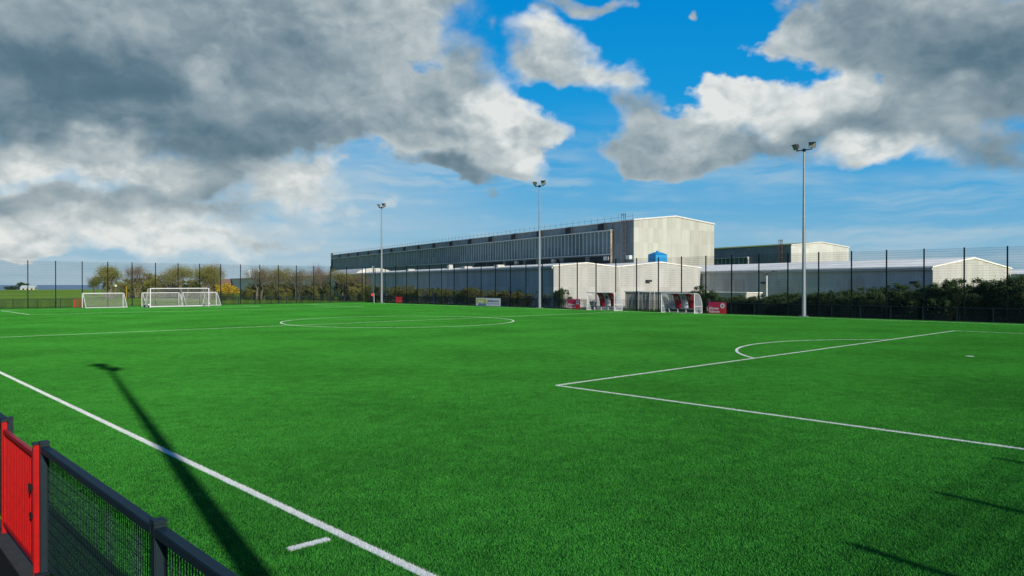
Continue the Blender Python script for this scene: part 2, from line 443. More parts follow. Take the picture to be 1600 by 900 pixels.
# ------------------------------------------------------------------ floodlights
def make_mast(label):
    H = 15.2
    r = thing('floodlight_mast', (0, 0, 0), PANG, label, 'floodlight', 'floodlight masts beside the pitch')
    mb = MB()
    mb.tube((0, 0, 0.02), (0, 0, 1.5), 0.20, 0.19, 20); mb.tube((0, 0, 1.5), (0, 0, H), 0.185, 0.075, 20)
    mb.build('pole', M['galv'], r)
    mb = MB(); mb.box(-0.32, 0.32, -0.32, 0.32, 0.0, 0.05)
    for sx in (-1, 1):
        for sy in (-1, 1): mb.tube((sx*0.25, sy*0.25, 0.05), (sx*0.25, sy*0.25, 0.13), 0.025, n=6)
    mb.build('base_plate', M['galv'], r)
    mb = MB(); mb.box(-0.05, 0.05, 0.19, 0.21, 0.7, 1.2); mb.build('access_door', M['galv'], r)
    mb = MB(); mb.tube((-0.72, 0, H+0.02), (0.72, 0, H+0.02), 0.045, n=8); mb.box(-0.11, 0.11, -0.11, 0.11, H-0.12, H+0.13)
    for s in (-1, 1): mb.tube((s*0.72, 0, H), (s*0.72, 0.02, H+0.22), 0.035, n=8)
    mb.build('crossarm', M['lampbody'], r)
    for s in (-1, 1):
        T = Matrix.Translation((s*0.74, 0.02, H+0.42)) @ Matrix.Rotation(R(-28*s), 4, 'Z') @ Matrix.Rotation(R(-24), 4, 'X')
        hb = MB()
        # tapered housing, face towards +y
        f = [(-0.29, 0.16, -0.25), (0.29, 0.16, -0.25), (0.29, 0.16, 0.25), (-0.29, 0.16, 0.25)]
        b = [(-0.17, -0.20, -0.13), (0.17, -0.20, -0.13), (0.17, -0.20, 0.15), (-0.17, -0.20, 0.15)]
        hb.add([T @ Vector(p) for p in f+b], ((0,1,2,3),(7,6,5,4),(0,4,5,1),(1,5,6,2),(2,6,7,3),(3,7,4,0)))
        hb.box(-0.31, 0.31, 0.10, 0.34, 0.25, 0.27, T); hb.box(-0.05, 0.05, -0.1, 0.05, -0.36, -0.2, T)
        h = hb.build('lamp_head', M['lampbody'], r)
        gb = MB(); gb.box(-0.26, 0.26, 0.163, 0.175, -0.22, 0.22, T); gb.build('lamp_glass', M['lens'], h)
    return r
m0 = make_mast('floodlight mast nearest to the red board and right dugout, tallest in view')
m0.location = E(a_at(1256, 65.7), 65.7)
for (a, b, lb) in ((a_at(843, 65.8), 65.8, 'middle floodlight mast, between the yellow banner and the left red board'),
                   (a_at(596.3, 65.9), 65.9, 'farthest floodlight mast, beside the corner flag'),
                   (-4.0, 1.0, 'near floodlight mast whose long shadow crosses the near touchline')):
    c = copy_tree(m0); c.location = E(a, b); c['label'] = lb

# ------------------------------------------------------------------ goals, flag
def net_quad(mb, p, q, r, s, sp=0.13, rad=0.0055):
    p, q, r, s = map(Vector, (p, q, r, s))
    n1 = max(2, int((q-p).length/sp)); n2 = max(2, int(max((s-p).length, (r-q).length)/sp))
    for i in range(n1+1):
        u = i/n1; mb.tube(p.lerp(q, u), s.lerp(r, u), rad, n=3, caps=False)
    for j in range(n2+1):
        u = j/n2; mb.tube(p.lerp(s, u), q.lerp(r, u), rad, n=3, caps=False)
def make_goal(w, h, dtop, dbot, label, group, loc, rz, wheels=False, rad=0.055):
    # mouth faces local +y, net hangs behind towards -y; width along x
    g = thing('football_goal', loc, rz, label, 'goal', group)
    hw = w/2
    for s in (-1, 1):
        mb = MB(); mb.tube((s*hw, 0, 0), (s*hw, 0, h), rad, n=12); mb.build('goalpost', M['white'], g)
    mb = MB(); mb.tube((-hw, 0, h), (hw, 0, h), rad, n=12); mb.build('crossbar', M['white'], g)
    for s in (-1, 1):
        mb = MB(); r2 = rad*0.62
        mb.tube((s*hw, 0, h), (s*hw, -dtop, h-0.02), r2, n=8); mb.tube((s*hw, -dtop, h-0.02), (s*hw, -dbot, 0.06), r2, n=8)
        mb.tube((s*hw, 0, 0.06), (s*hw, -dbot, 0.06), r2, n=8); mb.build('side_frame', M['white'], g)
    mb = MB(); mb.tube((-hw, -dbot, 0.06), (hw, -dbot, 0.06), rad*0.8, n=8); mb.build('back_bar', M['white'], g)
    mb = MB()
    net_quad(mb, (-hw, -dtop, h-.03), (hw, -dtop, h-.03), (hw, -dbot, .05), (-hw, -dbot, .05))
    net_quad(mb, (-hw, 0, h-.02), (hw, 0, h-.02), (hw, -dtop, h-.04), (-hw, -dtop, h-.04))
    for s in (-1, 1):
        net_quad(mb, (s*hw, 0, h-.02), (s*hw, -dtop, h-.03), (s*hw, -dbot, .05), (s*hw, 0, .03))
    mb.build('net', M['net'], g)
    if wheels:
        for s in (-1, 1):
            for yy in (-dbot+0.15, -0.35):
                mb = MB(); mb.tube((s*(hw+0.06), yy, 0.16), (s*(hw+0.2), yy, 0.16), 0.16, n=16); wh = mb.build('wheel', M['black'], g)
                mb = MB(); mb.tube((s*(hw+0.05), yy, 0.16), (s*(hw+0.215), yy, 0.16), 0.09, n=12); mb.build('wheel_hub', M['white'], wh)
        for s in (-1, 1):
            mb = MB(); mb.box(s*(hw+0.12)-0.11, s*(hw+0.12)+0.11, -dbot-0.05, -0.15, 0.30, 0.46); mb.build('ballast_weight', M['white'], g, bevel=0.02)
    return g
make_goal(7.32, 2.44, 0.9, 2.2, 'large full-size white goal with wheels standing on the far goal line', None, E(A1, 34.55), EANG+math.pi, True, 0.06)
# in this frame local +y must face the near goal (-A): EANG has local x = B, local y = A
SG = [(161, 104.3, 'small white goal turned away, standing alone left of the large goal'),
      (251, 104.6, 'small white goal turned away, framed inside the large goal mouth at left'),
      (311.5, 105.0, 'small white goal turned away, sticking out right of the large goal')]
for px, a, lb in SG:
    r_ = (px-800)/1154.0
    b = a*(AX - r_*AY)/(r_*BY - BX)
    make_goal(4.7, 1.83, 0.35, 1.7, lb, 'small training goals behind the goal line', E(a, b), EANG, False, 0.05)
fl = thing('corner_flag', E(A1-0.1, B1-0.1), 0, 'red corner flag on a white pole at the far corner of the pitch', 'corner flag')
mb = MB(); mb.tube((0, 0, 0), (0, 0, 1.55), 0.03, 0.025, 8); mb.build('flag_pole', M['white'], fl)
mb = MB()
for i in range(5):
    x0, x1 = -i*0.09, -(i+1)*0.09; y0, y1 = 0.03*math.sin(i*1.1), 0.03*math.sin((i+1)*1.1)
    mb.prism([(x0, y0, 1.12), (x1, y1, 1.13), (x1, y1, 1.53), (x0, y0, 1.54)], (0, 0.008, 0))
mb.build('flag', M['redflat'], fl)

# ------------------------------------------------------------------ lettering helper
def text_mesh(body, size, m, parent, x, z, y, name='lettering', bold=0.0, align='LEFT', rz=math.pi, sx=1.0):
    cu = bpy.data.curves.new('lettering', 'FONT'); cu.body = body; cu.size = size; cu.extrude = 0.003; cu.offset = bold; cu.align_x = align
    o = bpy.data.objects.new('lettering_tmp', cu); COL.objects.link(o)
    dg = bpy.context.evaluated_depsgraph_get()
    me = bpy.data.meshes.new_from_object(o.evaluated_get(dg))
    bpy.data.objects.remove(o); bpy.data.curves.remove(cu)
    me.materials.clear(); me.materials.append(m)
    me.transform(Matrix.Translation((x, y, z)) @ Matrix.Rotation(rz, 4, 'Z') @ Matrix.Rotation(math.pi/2, 4, 'X') @ Matrix.Scale(sx, 4, (1, 0, 0)))
    return link(name, me, parent)

# ------------------------------------------------------------------ dugouts (local +y faces the pitch; seen from there, right is -x)
M['dug_red'] = mat('dugout red panel', (0.33, 0.012, 0.016), 0.35)
M['dug_white'] = mat('dugout white panel', (0.52, 0.56, 0.58), 0.35)
gm, t, bs = new_mat('clear plastic sheet')
bs.inputs['Base Color'].default_value = (0.50, 0.57, 0.60, 1); bs.inputs['Roughness'].default_value = 0.25
bs.inputs['Alpha'].default_value = 0.16
M['clear'] = gm
M['seat'] = mat('dugout bench dark', (0.05, 0.075, 0.09), 0.5)
M['dug_dark'] = mat('dark emblem', (0.015, 0.018, 0.02), 0.6)
M['letter'] = mat('white lettering', (0.60, 0.58, 0.58), 0.5)
def shell_pts(n=14):
    pts = [(0.62, 2.02)]
    for i in range(n+1):
        q = math.pi/2*i/n
        pts.append((0.15 - 0.95*math.sin(q), 0.55 + 1.45*math.cos(q)))
    pts.append((-0.80, 0.40))
    return pts
def dugout(px, b, label, marks):
    d = thing('dugout', E(a_at(px, b), b), PANG, label, 'dugout', 'team dugouts on the far touchline')
    W2 = 2.0; sp = shell_pts(); th = 0.012
    secs = [(1.98, 1.25, 'clear'), (1.24, 0.46, 'dug_red'), (0.45, -0.36, 'dug_white'), (-0.37, -1.17, 'dug_red'), (-1.18, -1.98, 'clear' if marks else 'dug_white')]
    def shell(x0, x1, off=0.0, rng=None, m='dug_white', nm='back_panel'):
        mb = MB(); pts = sp if rng is None else sp[rng[0]:rng[1]]
        for (y0, z0), (y1, z1) in zip(pts[:-1], pts[1:]):
            nn = Vector((0, z1-z0, -(y1-y0))).normalized()*-1
            o0 = nn*off; o1 = nn*(off-th)
            vs = [Vector((x0, y0, z0))+o0, Vector((x1, y0, z0))+o0, Vector((x1, y1, z1))+o0, Vector((x0, y1, z1))+o0]
            mb.add(vs + [v - nn*th for v in vs], ((0,1,2,3),(7,6,5,4),(0,4,5,1),(1,5,6,2),(2,6,7,3),(3,7,4,0)), True)
        return mb.build(nm, M[m], d)
    for x0, x1, m in secs: shell(x0, x1, 0, None, m)
    mb = MB()
    for x in (-2.0, 2.0):
        mb.tube((x, 0.62, 0), (x, 0.62, 2.03), 0.035, n=8)
        pts = [(x, y, z) for y, z in sp] + [(x, -0.80, 0.0)]
        for p, q in zip(pts[:-1], pts[1:]): mb.tube(p, q, 0.03, n=8)
        mb.tube((x, 0.62, 0.04), (x, -0.8, 0.04), 0.03, n=8); mb.tube((x, 0.62, 0.72), (x, -0.8, 0.72), 0.022, n=8)
    mb.tube((-2, 0.62, 2.03), (2, 0.62, 2.03), 0.04, n=8); mb.tube((-2, -0.8, 0.4), (2, -0.8, 0.4), 0.03, n=8); mb.tube((-2, -0.8, 0.04), (2, -0.8, 0.04), 0.03, n=8)
    mb.build('frame', M['white'], d)
    for x in (-1.985, 1.985):
        mb = MB(); mb.prism([(x, 0.58, 0.1), (x, 0.58, 2.0)] + [(x, y, z) for y, z in sp[1:]] + [(x, -0.78, 0.1)], (0.008, 0, 0))
        mb.build('side_panel', M['clear'], d)
    mb = MB(); mb.box(-1.9, 1.9, -0.55, -0.1, 0.44, 0.49); mb.build('bench_seat', M['seat'], d)
    for x in (-1.55, -0.5, 0.5, 1.55):
        mb = MB(); mb.box(x-0.035, x+0.035, -0.2, -0.12, 0.0, 0.44); mb.box(x-0.035, x+0.035, -0.53, -0.2, 0.38, 0.44); mb.build('bench_leg', M['white'], d)
    # painted marks, standing just off the curved panels
    for xm, body, m, sz in ((0.85, marks[0], 'letter', 0.62), (0.05, marks[1], 'dug_dark', 0.5), (-0.77, marks[0], 'letter', 0.62)):
        o = text_mesh(body, sz, M[m], d, 0, 0, 0, 'emblem', 0.012, 'CENTER', math.pi)
        for v in o.data.vertices:   # bend the mark onto the shell
            zz = 1.32 + v.co.z; off = -v.co.y
            q = math.acos(max(-1, min(1, (zz-0.55)/1.45)))
            v.co = Vector((v.co.x + xm, 0.15 - 0.95*math.sin(q) + 0.02 + v.co.y*-1*0, zz))
    return d
dugout(1064, 65.3, 'right-hand dugout with curved red and white panels, nearest to the pale container', ('M', 'O'))
dugout(943.5, 65.3, 'left-hand dugout with curved red and white panels, beside the left red board', ('A', 'M'))

# ------------------------------------------------------------------ advertising boards
rm_, t, bs = new_mat('red pink board print')
co = t.new('ShaderNodeTexCoord').outputs['Generated']
sx = t.new('ShaderNodeSeparateXYZ'); t.put(sx.inputs[0], co)
g1 = t.m('ADD', t.m('MULTIPLY', t.m('SUBTRACT', 1.0, sx.outputs[0]), 0.6), t.m('MULTIPLY', t.m('SUBTRACT', 1.0, sx.outputs[2]), 0.6), clamp=True)
t.put(bs.inputs['Base Color'], t.mix(g1, (0.38, 0.012, 0.085), (0.50, 0.022, 0.022))); bs.inputs['Roughness'].default_value = 0.45
M['board_red'] = rm_
def red_board(px, b, w, h, label):
    o = thing('advertising_board', E(a_at(px, b), b), PANG, label, 'banner', 'red advertising boards by the dugouts')
    mb = MB(); mb.box(-w/2, w/2, -0.02, 0.02, 0.06, h); mb.build('panel', M['board_red'], o)
    mb = MB()
    for x in (-w/2+0.1, w/2-0.1): mb.box(x-0.03, x+0.03, -0.09, -0.021, 0, h-0.05); mb.box(x-0.03, x+0.03, -0.5, -0.09, 0, 0.04)
    mb.build('stand', M['navy'], o)
    text_mesh('Bilymer', 0.36, M['letter'], o, w/2-0.08, 0.46, 0.024, bold=0.008)
    text_mesh('Fulcrum', 0.36, M['letter'], o, w/2-0.08, 0.15, 0.024, bold=0.008)
    mb = MB(); cx, cz = -w/2+0.36, h-0.36
    for i in range(10):
        q = i*math.pi/5; c, s = math.cos(q), math.sin(q)
        mb.prism([(cx+0.09*c-0.04*s, 0.0205, cz+0.09*s+0.04*c), (cx+0.25*c-0.055*s, 0.0205, cz+0.25*s+0.055*c), (cx+0.28*c, 0.0205, cz+0.28*s), (cx+0.25*c+0.055*s, 0.0205, cz+0.25*s-0.055*c), (cx+0.09*c+0.04*s, 0.0205, cz+0.09*s-0.04*c)], (0, 0.004, 0))
    mb.build('emblem', M['letter'], o)
    mb = MB(); mb.prism([(cx+0.07*math.cos(i*.6283), 0.026, cz+0.07*math.sin(i*.6283)) for i in range(10)], (0, 0.004, 0)); mb.build('emblem_centre', M['dug_dark'], o)
    return o
red_board(1120.5, 65.2, 1.95, 1.2, 'pink red advertising board with white flower emblem, right of the right dugout')
red_board(896.5, 65.2, 1.95, 1.22, 'pink red advertising board with white flower emblem, left of the left dugout')
M['lime'] = mat('lime green print', (0.38, 0.45, 0.03), 0.45); M['banner_w'] = mat('white banner vinyl', (0.52, 0.57, 0.60), 0.45)
M['banner_b'] = mat('blue banner strip', (0.10, 0.20, 0.26), 0.45); M['ink'] = mat('dark grey print', (0.04, 0.045, 0.055), 0.5)
bn = thing('advertising_banner', E(a_at(762.5, 66.1), 66.1), PANG, 'long lime and white advertising banner tied to the far barrier', 'banner')
bw = 4.95; bh = 1.12
mb = MB(); mb.box(-bw/2, bw/2, 0, 0.03, 0.06, bh); mb.build('sheet', M['banner_w'], bn)
mb = MB(); mb.box(0.30, bw/2-0.12, 0.031, 0.038, 0.42, bh-0.12); mb.build('lime_field', M['lime'], bn)
mb = MB(); mb.box(0.30, 1.98, 0.031, 0.038, 0.10, 0.37); mb.build('blue_strip', M['banner_b'], bn)
mb = MB(); mb.box(-2.3, 0.15, 0.031, 0.036, 0.33, 0.385); mb.build('small_print', M['ink'], bn)
text_mesh('altogd', 0.50, M['letter'], bn, 2.12, 0.52, 0.043, bold=0.01)
text_mesh('UNWIND AGU', 0.34, M['ink'], bn, 0.10, 0.60, 0.036, bold=0.006)

# ------------------------------------------------------------------ buildings
def corr_mat(name, col, rough=0.55, pitch=1.0, stain=None, var=0.1, stretch=(1, 1, .25)):
    """profiled sheet cladding: fine vertical ribs as bump, panel to panel tone"""
    m, t, bs = new_mat(name)
    co = t.new('ShaderNodeTexCoord').outputs['Object']
    s3 = t.new('ShaderNodeSeparateXYZ'); t.put(s3.inputs[0], co)
    run = t.m('ADD', s3.outputs[0], s3.outputs[1])
    cell = t.m('FLOOR', t.m('DIVIDE', run, pitch)); row = t.m('FLOOR', t.m('DIVIDE', s3.outputs[2], 2.6))
    wn = t.new('ShaderNodeTexWhiteNoise', noise_dimensions='2D'); cv = t.new('ShaderNodeCombineXYZ')
    t.put(cv.inputs[0], cell); t.put(cv.inputs[1], row); t.put(wn.inputs['Vector'], cv.outputs[0])
    k = t.m('ADD', 1-var, t.m('MULTIPLY', wn.outputs[0], 2*var))
    n = t.noise(t.vm('MULTIPLY', co, stretch), 0.9, 6, 0.65)
    k = t.m('MULTIPLY', k, t.smooth(n, 0.25, 0.8, 0.92, 1.08))
    c = t.vm('SCALE', col, k)
    fr = t.m('FRACT', t.m('DIVIDE', run, pitch)); seam = t.m('LESS_THAN', fr, 0.05)
    c = t.mix(t.m('MULTIPLY', seam, 0.3), c, tuple(x*0.5 for x in col))
    if stain:
        f = t.m('MULTIPLY', t.smooth(t.noise(t.vm('MULTIPLY', co, (1, 1, .12)), 0.55, 6, 0.7), 0.48, 0.72), stain[1])
        c = t.mix(f, c, stain[0])
        f = t.m('MULTIPLY', t.smooth(t.noise(t.vm('MULTIPLY', co, (1.5, 1.5, .06)), 1.6, 5, 0.7), 0.55, 0.75), stain[1]*0.8)
        c = t.mix(f, c, tuple(x*0.55 for x in col))
    t.put(bs.inputs['Base Color'], c); bs.inputs['Roughness'].default_value = rough; bs.inputs['Specular IOR Level'].default_value = 0.03 if 'roof' in name else 0.15
    if 'roof' in name: return m
    b = t.new('ShaderNodeBump'); b.inputs['Strength'].default_value = 0.06; b.inputs['Distance'].default_value = 0.03
    t.put(b.inputs['Height'], t.m('PINGPONG', t.m('MULTIPLY', run, 5.0), 1.0)); t.put(bs.inputs['Normal'], b.outputs[0])
    return m
M['gable'] = corr_mat('weathered pale cladding', (0.37, 0.37, 0.315), 0.7, 1.1, ((0.27, 0.29, 0.19), 0.5))
M['whitewall'] = corr_mat('white cladding', (0.46, 0.455, 0.41), 0.6, 1.1, ((0.38, 0.38, 0.33), 0.25))
M['whiteshade'] = corr_mat('shade tinted white cladding', (0.52, 0.56, 0.54), 0.6, 1.2, ((0.42, 0.46, 0.45), 0.5), 0.14)  # also white cladding; cool shade tone put into the colour
M['greyclad'] = corr_mat('mid grey cladding', (0.47, 0.50, 0.475), 0.6, 1.2, ((0.38, 0.41, 0.395), 0.5), 0.1)
M['darkwall'] = corr_mat('dark grey cladding', (0.17, 0.205, 0.215), 0.6, 1.0, ((0.13, 0.155, 0.165), 0.3))
M['roofwhite'] = corr_mat('white roof sheeting', (0.88, 0.84, 0.73), 0.6, 2.2, ((0.72, 0.68, 0.57), 0.3))
M['roofmoss'] = corr_mat('mossy roof sheeting', (0.16, 0.19, 0.07), 0.8, 2.2)
M['glazing'] = corr_mat('dark patent glazing', (0.105, 0.165, 0.178), 0.5, 1.25, None, 0.25)
M['mullion'] = mat('grey mullion', (0.46, 0.50, 0.48), 0.6)
M['vent'] = mat('black vent', (0.008, 0.010, 0.012), 0.7)
M['rust'] = mat('rusty steel', (0.085, 0.064, 0.056), 0.9)
M['tan'] = mat('pale rusty pipe', (0.36, 0.29, 0.22), 0.8, 0, 0.4, 1.5, stretch=(1, 1, .5))
M['trim'] = mat('white trim', (0.50, 0.50, 0.46), 0.6, spec=0.2)
M['blue'] = mat('blue plastic tank', (0.015, 0.21, 0.42), 0.4)

def gabled(root, x0, x1, y0, y1, he, hr, wallL, wallG, roof, ov=0.15):
    """hall with ridge along y; side walls, gable walls and roof as parts"""
    xm = (x0+x1)/2; tk = 0.2
    mb = MB(); mb.box(x0, x0+tk, y0+tk, y1-tk, -0.1, he); mb.build('side_wall', wallL, root)
    mb = MB(); mb.box(x1-tk, x1, y0+tk, y1-tk, -0.1, he); mb.build('side_wall', wallL, root)
    for y in (y0, y1-tk):
        mb = MB(); mb.prism([(x0, y, -0.1), (x1, y, -0.1), (x1, y, he), (xm, y, hr), (x0, y, he)], (0, tk, 0)); mb.build('gable_wall', wallG, root)
    mb = MB(); s = (hr-he)/(xm-x0)
    for sg in (-1, 1):
        xe = xm + sg*((x1-x0)/2 + ov); ze = he - s*ov
        mb.prism([(xm, y0-0.1, hr+0.02), (xe, y0-0.1, ze+0.02), (xe, y0-0.1, ze+0.17), (xm, y0-0.1, hr+0.17)], (0, y1-y0+0.2, 0))
    return mb.build('roof', roof, root)

# --- big hall
def make_hall(loc, wid, length, he, hr, label, roofm, gablem, sidem, vents, rail, t_end, panel_z):
    h = thing('factory_hall', loc, GANG, label, 'factory')
    rf = gabled(h, 0, wid, 0, length, he, hr, sidem, gablem, roofm, 0.05)
    mb = MB(); s = (hr-he)/(wid/2)
    for sg in (-1, 1):
        mb.prism([(wid/2, -0.16, hr-0.05), (wid/2+sg*(wid/2+.1), -0.16, he-0.05), (wid/2+sg*(wid/2+.1), -0.16, he+0.2), (wid/2, -0.16, hr+0.2)], (0, 0.05, 0))
    mb.build('roof_trim', M['trim'], h)
    z0, z1 = panel_z
    mb = MB(); mb.box(-0.25, -0.02, t_end, length-1.5, z0, z1); pan = mb.build('glazed_panel', M['glazing'], h)
    mb = MB(); y = t_end
    while y < length-1.5: mb.box(-0.36, -0.252, y, y+0.14, z0, z1); y += 1.25
    mb.build('mullions', M['mullion'], pan)
    mb = MB(); mb.box(-0.75, -0.02, t_end-0.2, length-1.5, z1+0.02, z1+0.22); mb.build('ledge', M['mullion'], h)
    mb = MB(); mb.box(-0.02-0.1, -0.02, t_end, length-0.6, z1+0.25, he-0.15); band = mb.build('clerestory', M['darkwall'], h)
    for k in range(vents[1]):
        y = vents[0] + k*10.8
        mb = MB(); mb.box(-0.5, -0.125, y-1.0, y+1.0, z1+0.3, he-0.1); mb.build('vent', M['vent'], h)
    mb = MB(); mb.tube((-0.5, t_end-0.2, 2), (-0.5, t_end-0.2, z1+0.1), 0.22, n=10); mb.build('downpipe', M['tan'] if rail else M['mullion'], h)
    mb = MB(); mb.tube((-0.6, t_end, z0-0.2), (-0.6, length-2, z0-0.2), 0.12, n=8); mb.build('service_pipe', M['mullion'], h)
    y = t_end+0.5
    rr = random.Random(5)
    while y < 60:
        w = rr.uniform(4, 8); mb = MB(); mb.box(-0.12, -0.03, y, y+w, z0-2.6, z0-0.5); mb.build('window', M['vent'], h); y += w + rr.uniform(0.4, 2)
    if rail:
        mb = MB(); y = 0.3
        while y < length: mb.box(-0.03, 0.03, y-0.03, y+0.03, he, he+1.25); y += 2.05
        mb.tube((0, 0.3, he+0.75), (0, length-0.3, he+0.75), 0.02, n=4)
        mb.build('roof_railing', M['darkwall'], h)
    mb = MB()
    for x in (1.9, 2.4): mb.tube((-0.35, x, 3), (-0.35, x, he+1.4), 0.045, n=6)
    z = 3
    while z < he+1.2: mb.tube((-0.35, 1.9, z), (-0.35, 2.4, z), 0.03, n=5); z += 0.45
    lad = mb.build('access_ladder', M['rust'], h)
    mb = MB(); z = 5.0
    while z < he+1.4:
        pts = [(-0.35-0.75*math.sin(q), 2.15+0.42*math.cos(q), z) for q in [math.pi*i/6 for i in range(7)]]
        for p, q in zip(pts[:-1], pts[1:]): mb.tube(p, q, 0.045, n=4)
        z += 1.15
    for q in (0.6, 1.57, 2.5): mb.tube((-0.35-0.75*math.sin(q), 2.15+0.42*math.cos(q), 5), (-0.35-0.75*math.sin(q), 2.15+0.42*math.cos(q), he+1.3), 0.03, n=4)
    mb.build('safety_cage', M['rust'], lad)
    for y in (0.9, 7.4, 25, 40):
        mb = MB(); mb.box(-0.7, -0.05, y-0.5, y+0.5, z0-1.3, z0-0.6); mb.build('extractor_unit', M['mullion'], h)
    return h
H1 = make_hall(F(31.5, 22.2), 19.4, 182, 14.3, 15.35, 'tall grey factory hall with pale weathered gable and long dark glazed side', M['roofwhite'], M['gable'], M['darkwall'], (8.9, 16), True, 6.0, (8.7, 12.75))
mb = MB(); mb.box(-0.4, 0.3, 181.8, 182.6, 3, 15.2); mb.build('end_downpipe', M['rust'], H1)
H2 = make_hall(F(72.0, 21.8), 18.4, 150, 10.9, 11.75, 'second grey factory hall standing behind the white shed, right of the tall hall', M['roofmoss'], M['whitewall'], M['darkwall'], (36, 5), False, 11.0, (5.0, 8.7))

# --- low white twin-gabled block
low = thing('factory_block', F(0, 0), GANG, 'long low factory block, white end wall with two shallow gables and shaded side', 'factory')
gabled(low, 0, 10.4, 0, 241, 5.25, 5.72, M['whiteshade'], M['whitewall'], M['roofwhite'])
gabled(low, 10.5, 25.7, 0.05, 90, 5.3, 6.0, M['whiteshade'], M['whitewall'], M['roofwhite'])
mb = MB(); mb.box(-0.35, -0.17, -0.1, 241, 5.0, 5.25); mb.build('gutter', M['trim'], low)
for y, w, hh in ((17, 1.2, .5), (28, 1.4, .5), (34, 0.75, 0.9), (52, 1.3, .5), (66, 1.3, .5)):
    mb = MB(); mb.box(1.2, 1.2+w, y, y+w, 5.2, 5.4+hh); mb.build('roof_vent', M['trim'], low)
mb = MB()
for i in range(12):
    q0, q1 = math.pi*i/12, math.pi*(i+1)/12
    mb.prism([(6, 84, 5.4)] + [(6-4.6*math.cos(q), 84, 5.2+1.55*math.sin(q)) for q in (q0, q1)], (0, 22, 0))
mb.build('barrel_roof', M['trim'], low)
for y in (196, 214):
    mb = MB(); mb.tube((2.4, y, 5), (2.4, y, 7.9), 0.5, n=14); mb.tube((2.4, y, 7.9), (2.4, y, 8.3), 0.62, n=14); mb.build('flue', M['white'], low)
mb = MB(); mb.box(15.3, 16.1, -0.4, -0.03, 3.3, 3.6); mb.build('wall_light', M['lampbody'], low)
mb = MB(); mb.box(0.0, 25.7, -0.02, 0.0, 0, 0.25); mb.build('plinth', M['greyclad'], low)
# blue tank on the roof
tk = thing('roof_tank', F(23.6, 7.0, 6.15), GANG, 'bright blue tank with a peaked lid standing on the white factory roof', 'tank')
mb = MB(); mb.box(-1.15, 1.15, -0.9, 0.9, 0.1, 1.35); mb.build('tank_body', M['blue'], tk, bevel=0.05)
mb = MB(); mb.add([(-1.2,-.95,1.36),(1.2,-.95,1.36),(1.2,.95,1.36),(-1.2,.95,1.36),(-.35,-.3,1.75),(.35,-.3,1.75),(.35,.3,1.75),(-.35,.3,1.75)], ((0,3,2,1),(4,5,6,7),(0,1,5,4),(1,2,6,5),(2,3,7,6),(3,0,4,7)))
mb.tube((0, 0, 1.75), (0, 0, 1.95), 0.22, n=12); mb.build('tank_lid', M['blue'], tk)
mb = MB(); mb.box(-1.2, 1.2, -0.7, -0.5, -0.6, 0.1); mb.box(-1.2, 1.2, 0.5, 0.7, -0.6, 0.1); mb.build('support_beam', M['mullion'], tk)

# --- white shed on the right
sh = thing('white_shed', F(26.0, -33.9), GANG, 'wide low white shed with grey side wall and sunlit gable behind the right hedge', 'shed')
gabled(sh, 0, 15.8, 0, 66, 4.75, 5.85, M['greyclad'], M['whitewall'], M['roofwhite'])
for y in (8, 17, 26):
    mb = MB(); mb.box(-0.06, -0.002, y, y+3.6, 1.2, 3.6); mb.build('wall_panel', M['whitewall'], sh)
mb = MB(); mb.box(-0.3, -0.02, 1.5, 2.4, 3.05, 3.3); mb.box(-0.3, -0.02, 22, 22.9, 3.05, 3.3); mb.build('wall_light', M['lampbody'], sh)
mb = MB(); mb.box(5.2, 6.0, -0.25, -0.03, 3.2, 3.45); mb.build('wall_light', M['lampbody'], sh)
mb = MB(); mb.box(-0.32, -0.17, -0.1, 66, 4.5, 4.72); mb.build('gutter', M['trim'], sh)
s2 = thing('white_shed', F(62, -26), GANG, 'low white building with dark window strip at the right edge, beyond the shed gable', 'shed')
gabled(s2, 0, 22, 0, 30, 4.3, 5.1, M['greyclad'], M['whitewall'], M['roofwhite'])
mb = MB(); mb.box(0.5, 20, -0.04, -0.005, 3.1, 3.6); mb.build('window_strip', M['glazing'], s2)

# --- store containers behind the far fence
def container(loc, rz, w, d, h, m, label):
    c = thing('storage_container', loc, rz, label, 'container')
    mb = MB(); mb.box(-w/2, w/2, -d/2, d/2, 0.08, h-0.1)
    mb.build('body', m, c)
    n = int(w/0.28)
    for s in (-1, 1):
        mb = MB()
        for i in range(n):
            x = -w/2 + (i+0.3)*w/n
            mb.box(x, x+0.13, s*(d/2)+min(0, s*0.04), s*(d/2)+max(0, s*0.04), 0.2, h-0.2)
        mb.build('ribbed_side', m, c)
    mb = MB(); mb.box(-w/2-0.12, w/2+0.12, -d/2-0.12, d/2+0.12, h-0.098, h); mb.build('roof_sheet', M['roofwhite'], c)
    return c
ca0, ca1 = a_at(977, 70.2), a_at(1093, 70.2)
container(E((ca0+ca1)/2, 71.4), PANG, abs(ca0-ca1), 2.4, 2.15, M['whitewall'], 'pale grey ribbed storage container with white roof, behind the right dugout')
pt = W(1166, 88)
c2 = container(pt + Vector((GX, GY, 0))*1.3 + Vector((DX, DY, 0))*4.5, GANG+math.pi/2, 9.0, 2.5, 2.0, M['whitewall'], 'low white storage container half hidden by shrubs, left of the twin lamp post')
ld = thing('step_ladder', E(a_at(1018.5, 69.9), 69.9), PANG, 'white ladder standing upright against the pale container', 'ladder')
for x in (-0.3, 0.3):
    mb = MB(); mb.tube((x, 0, 0), (x, -0.06, 2.3), 0.035, n=8); mb.build('ladder_rail', M['white'], ld)
for i in range(7):
    mb = MB(); z = 0.3+i*0.29; mb.tube((-0.3, -0.026*z, z), (0.3, -0.026*z, z), 0.022, n=8); mb.build('rung', M['white'], ld)
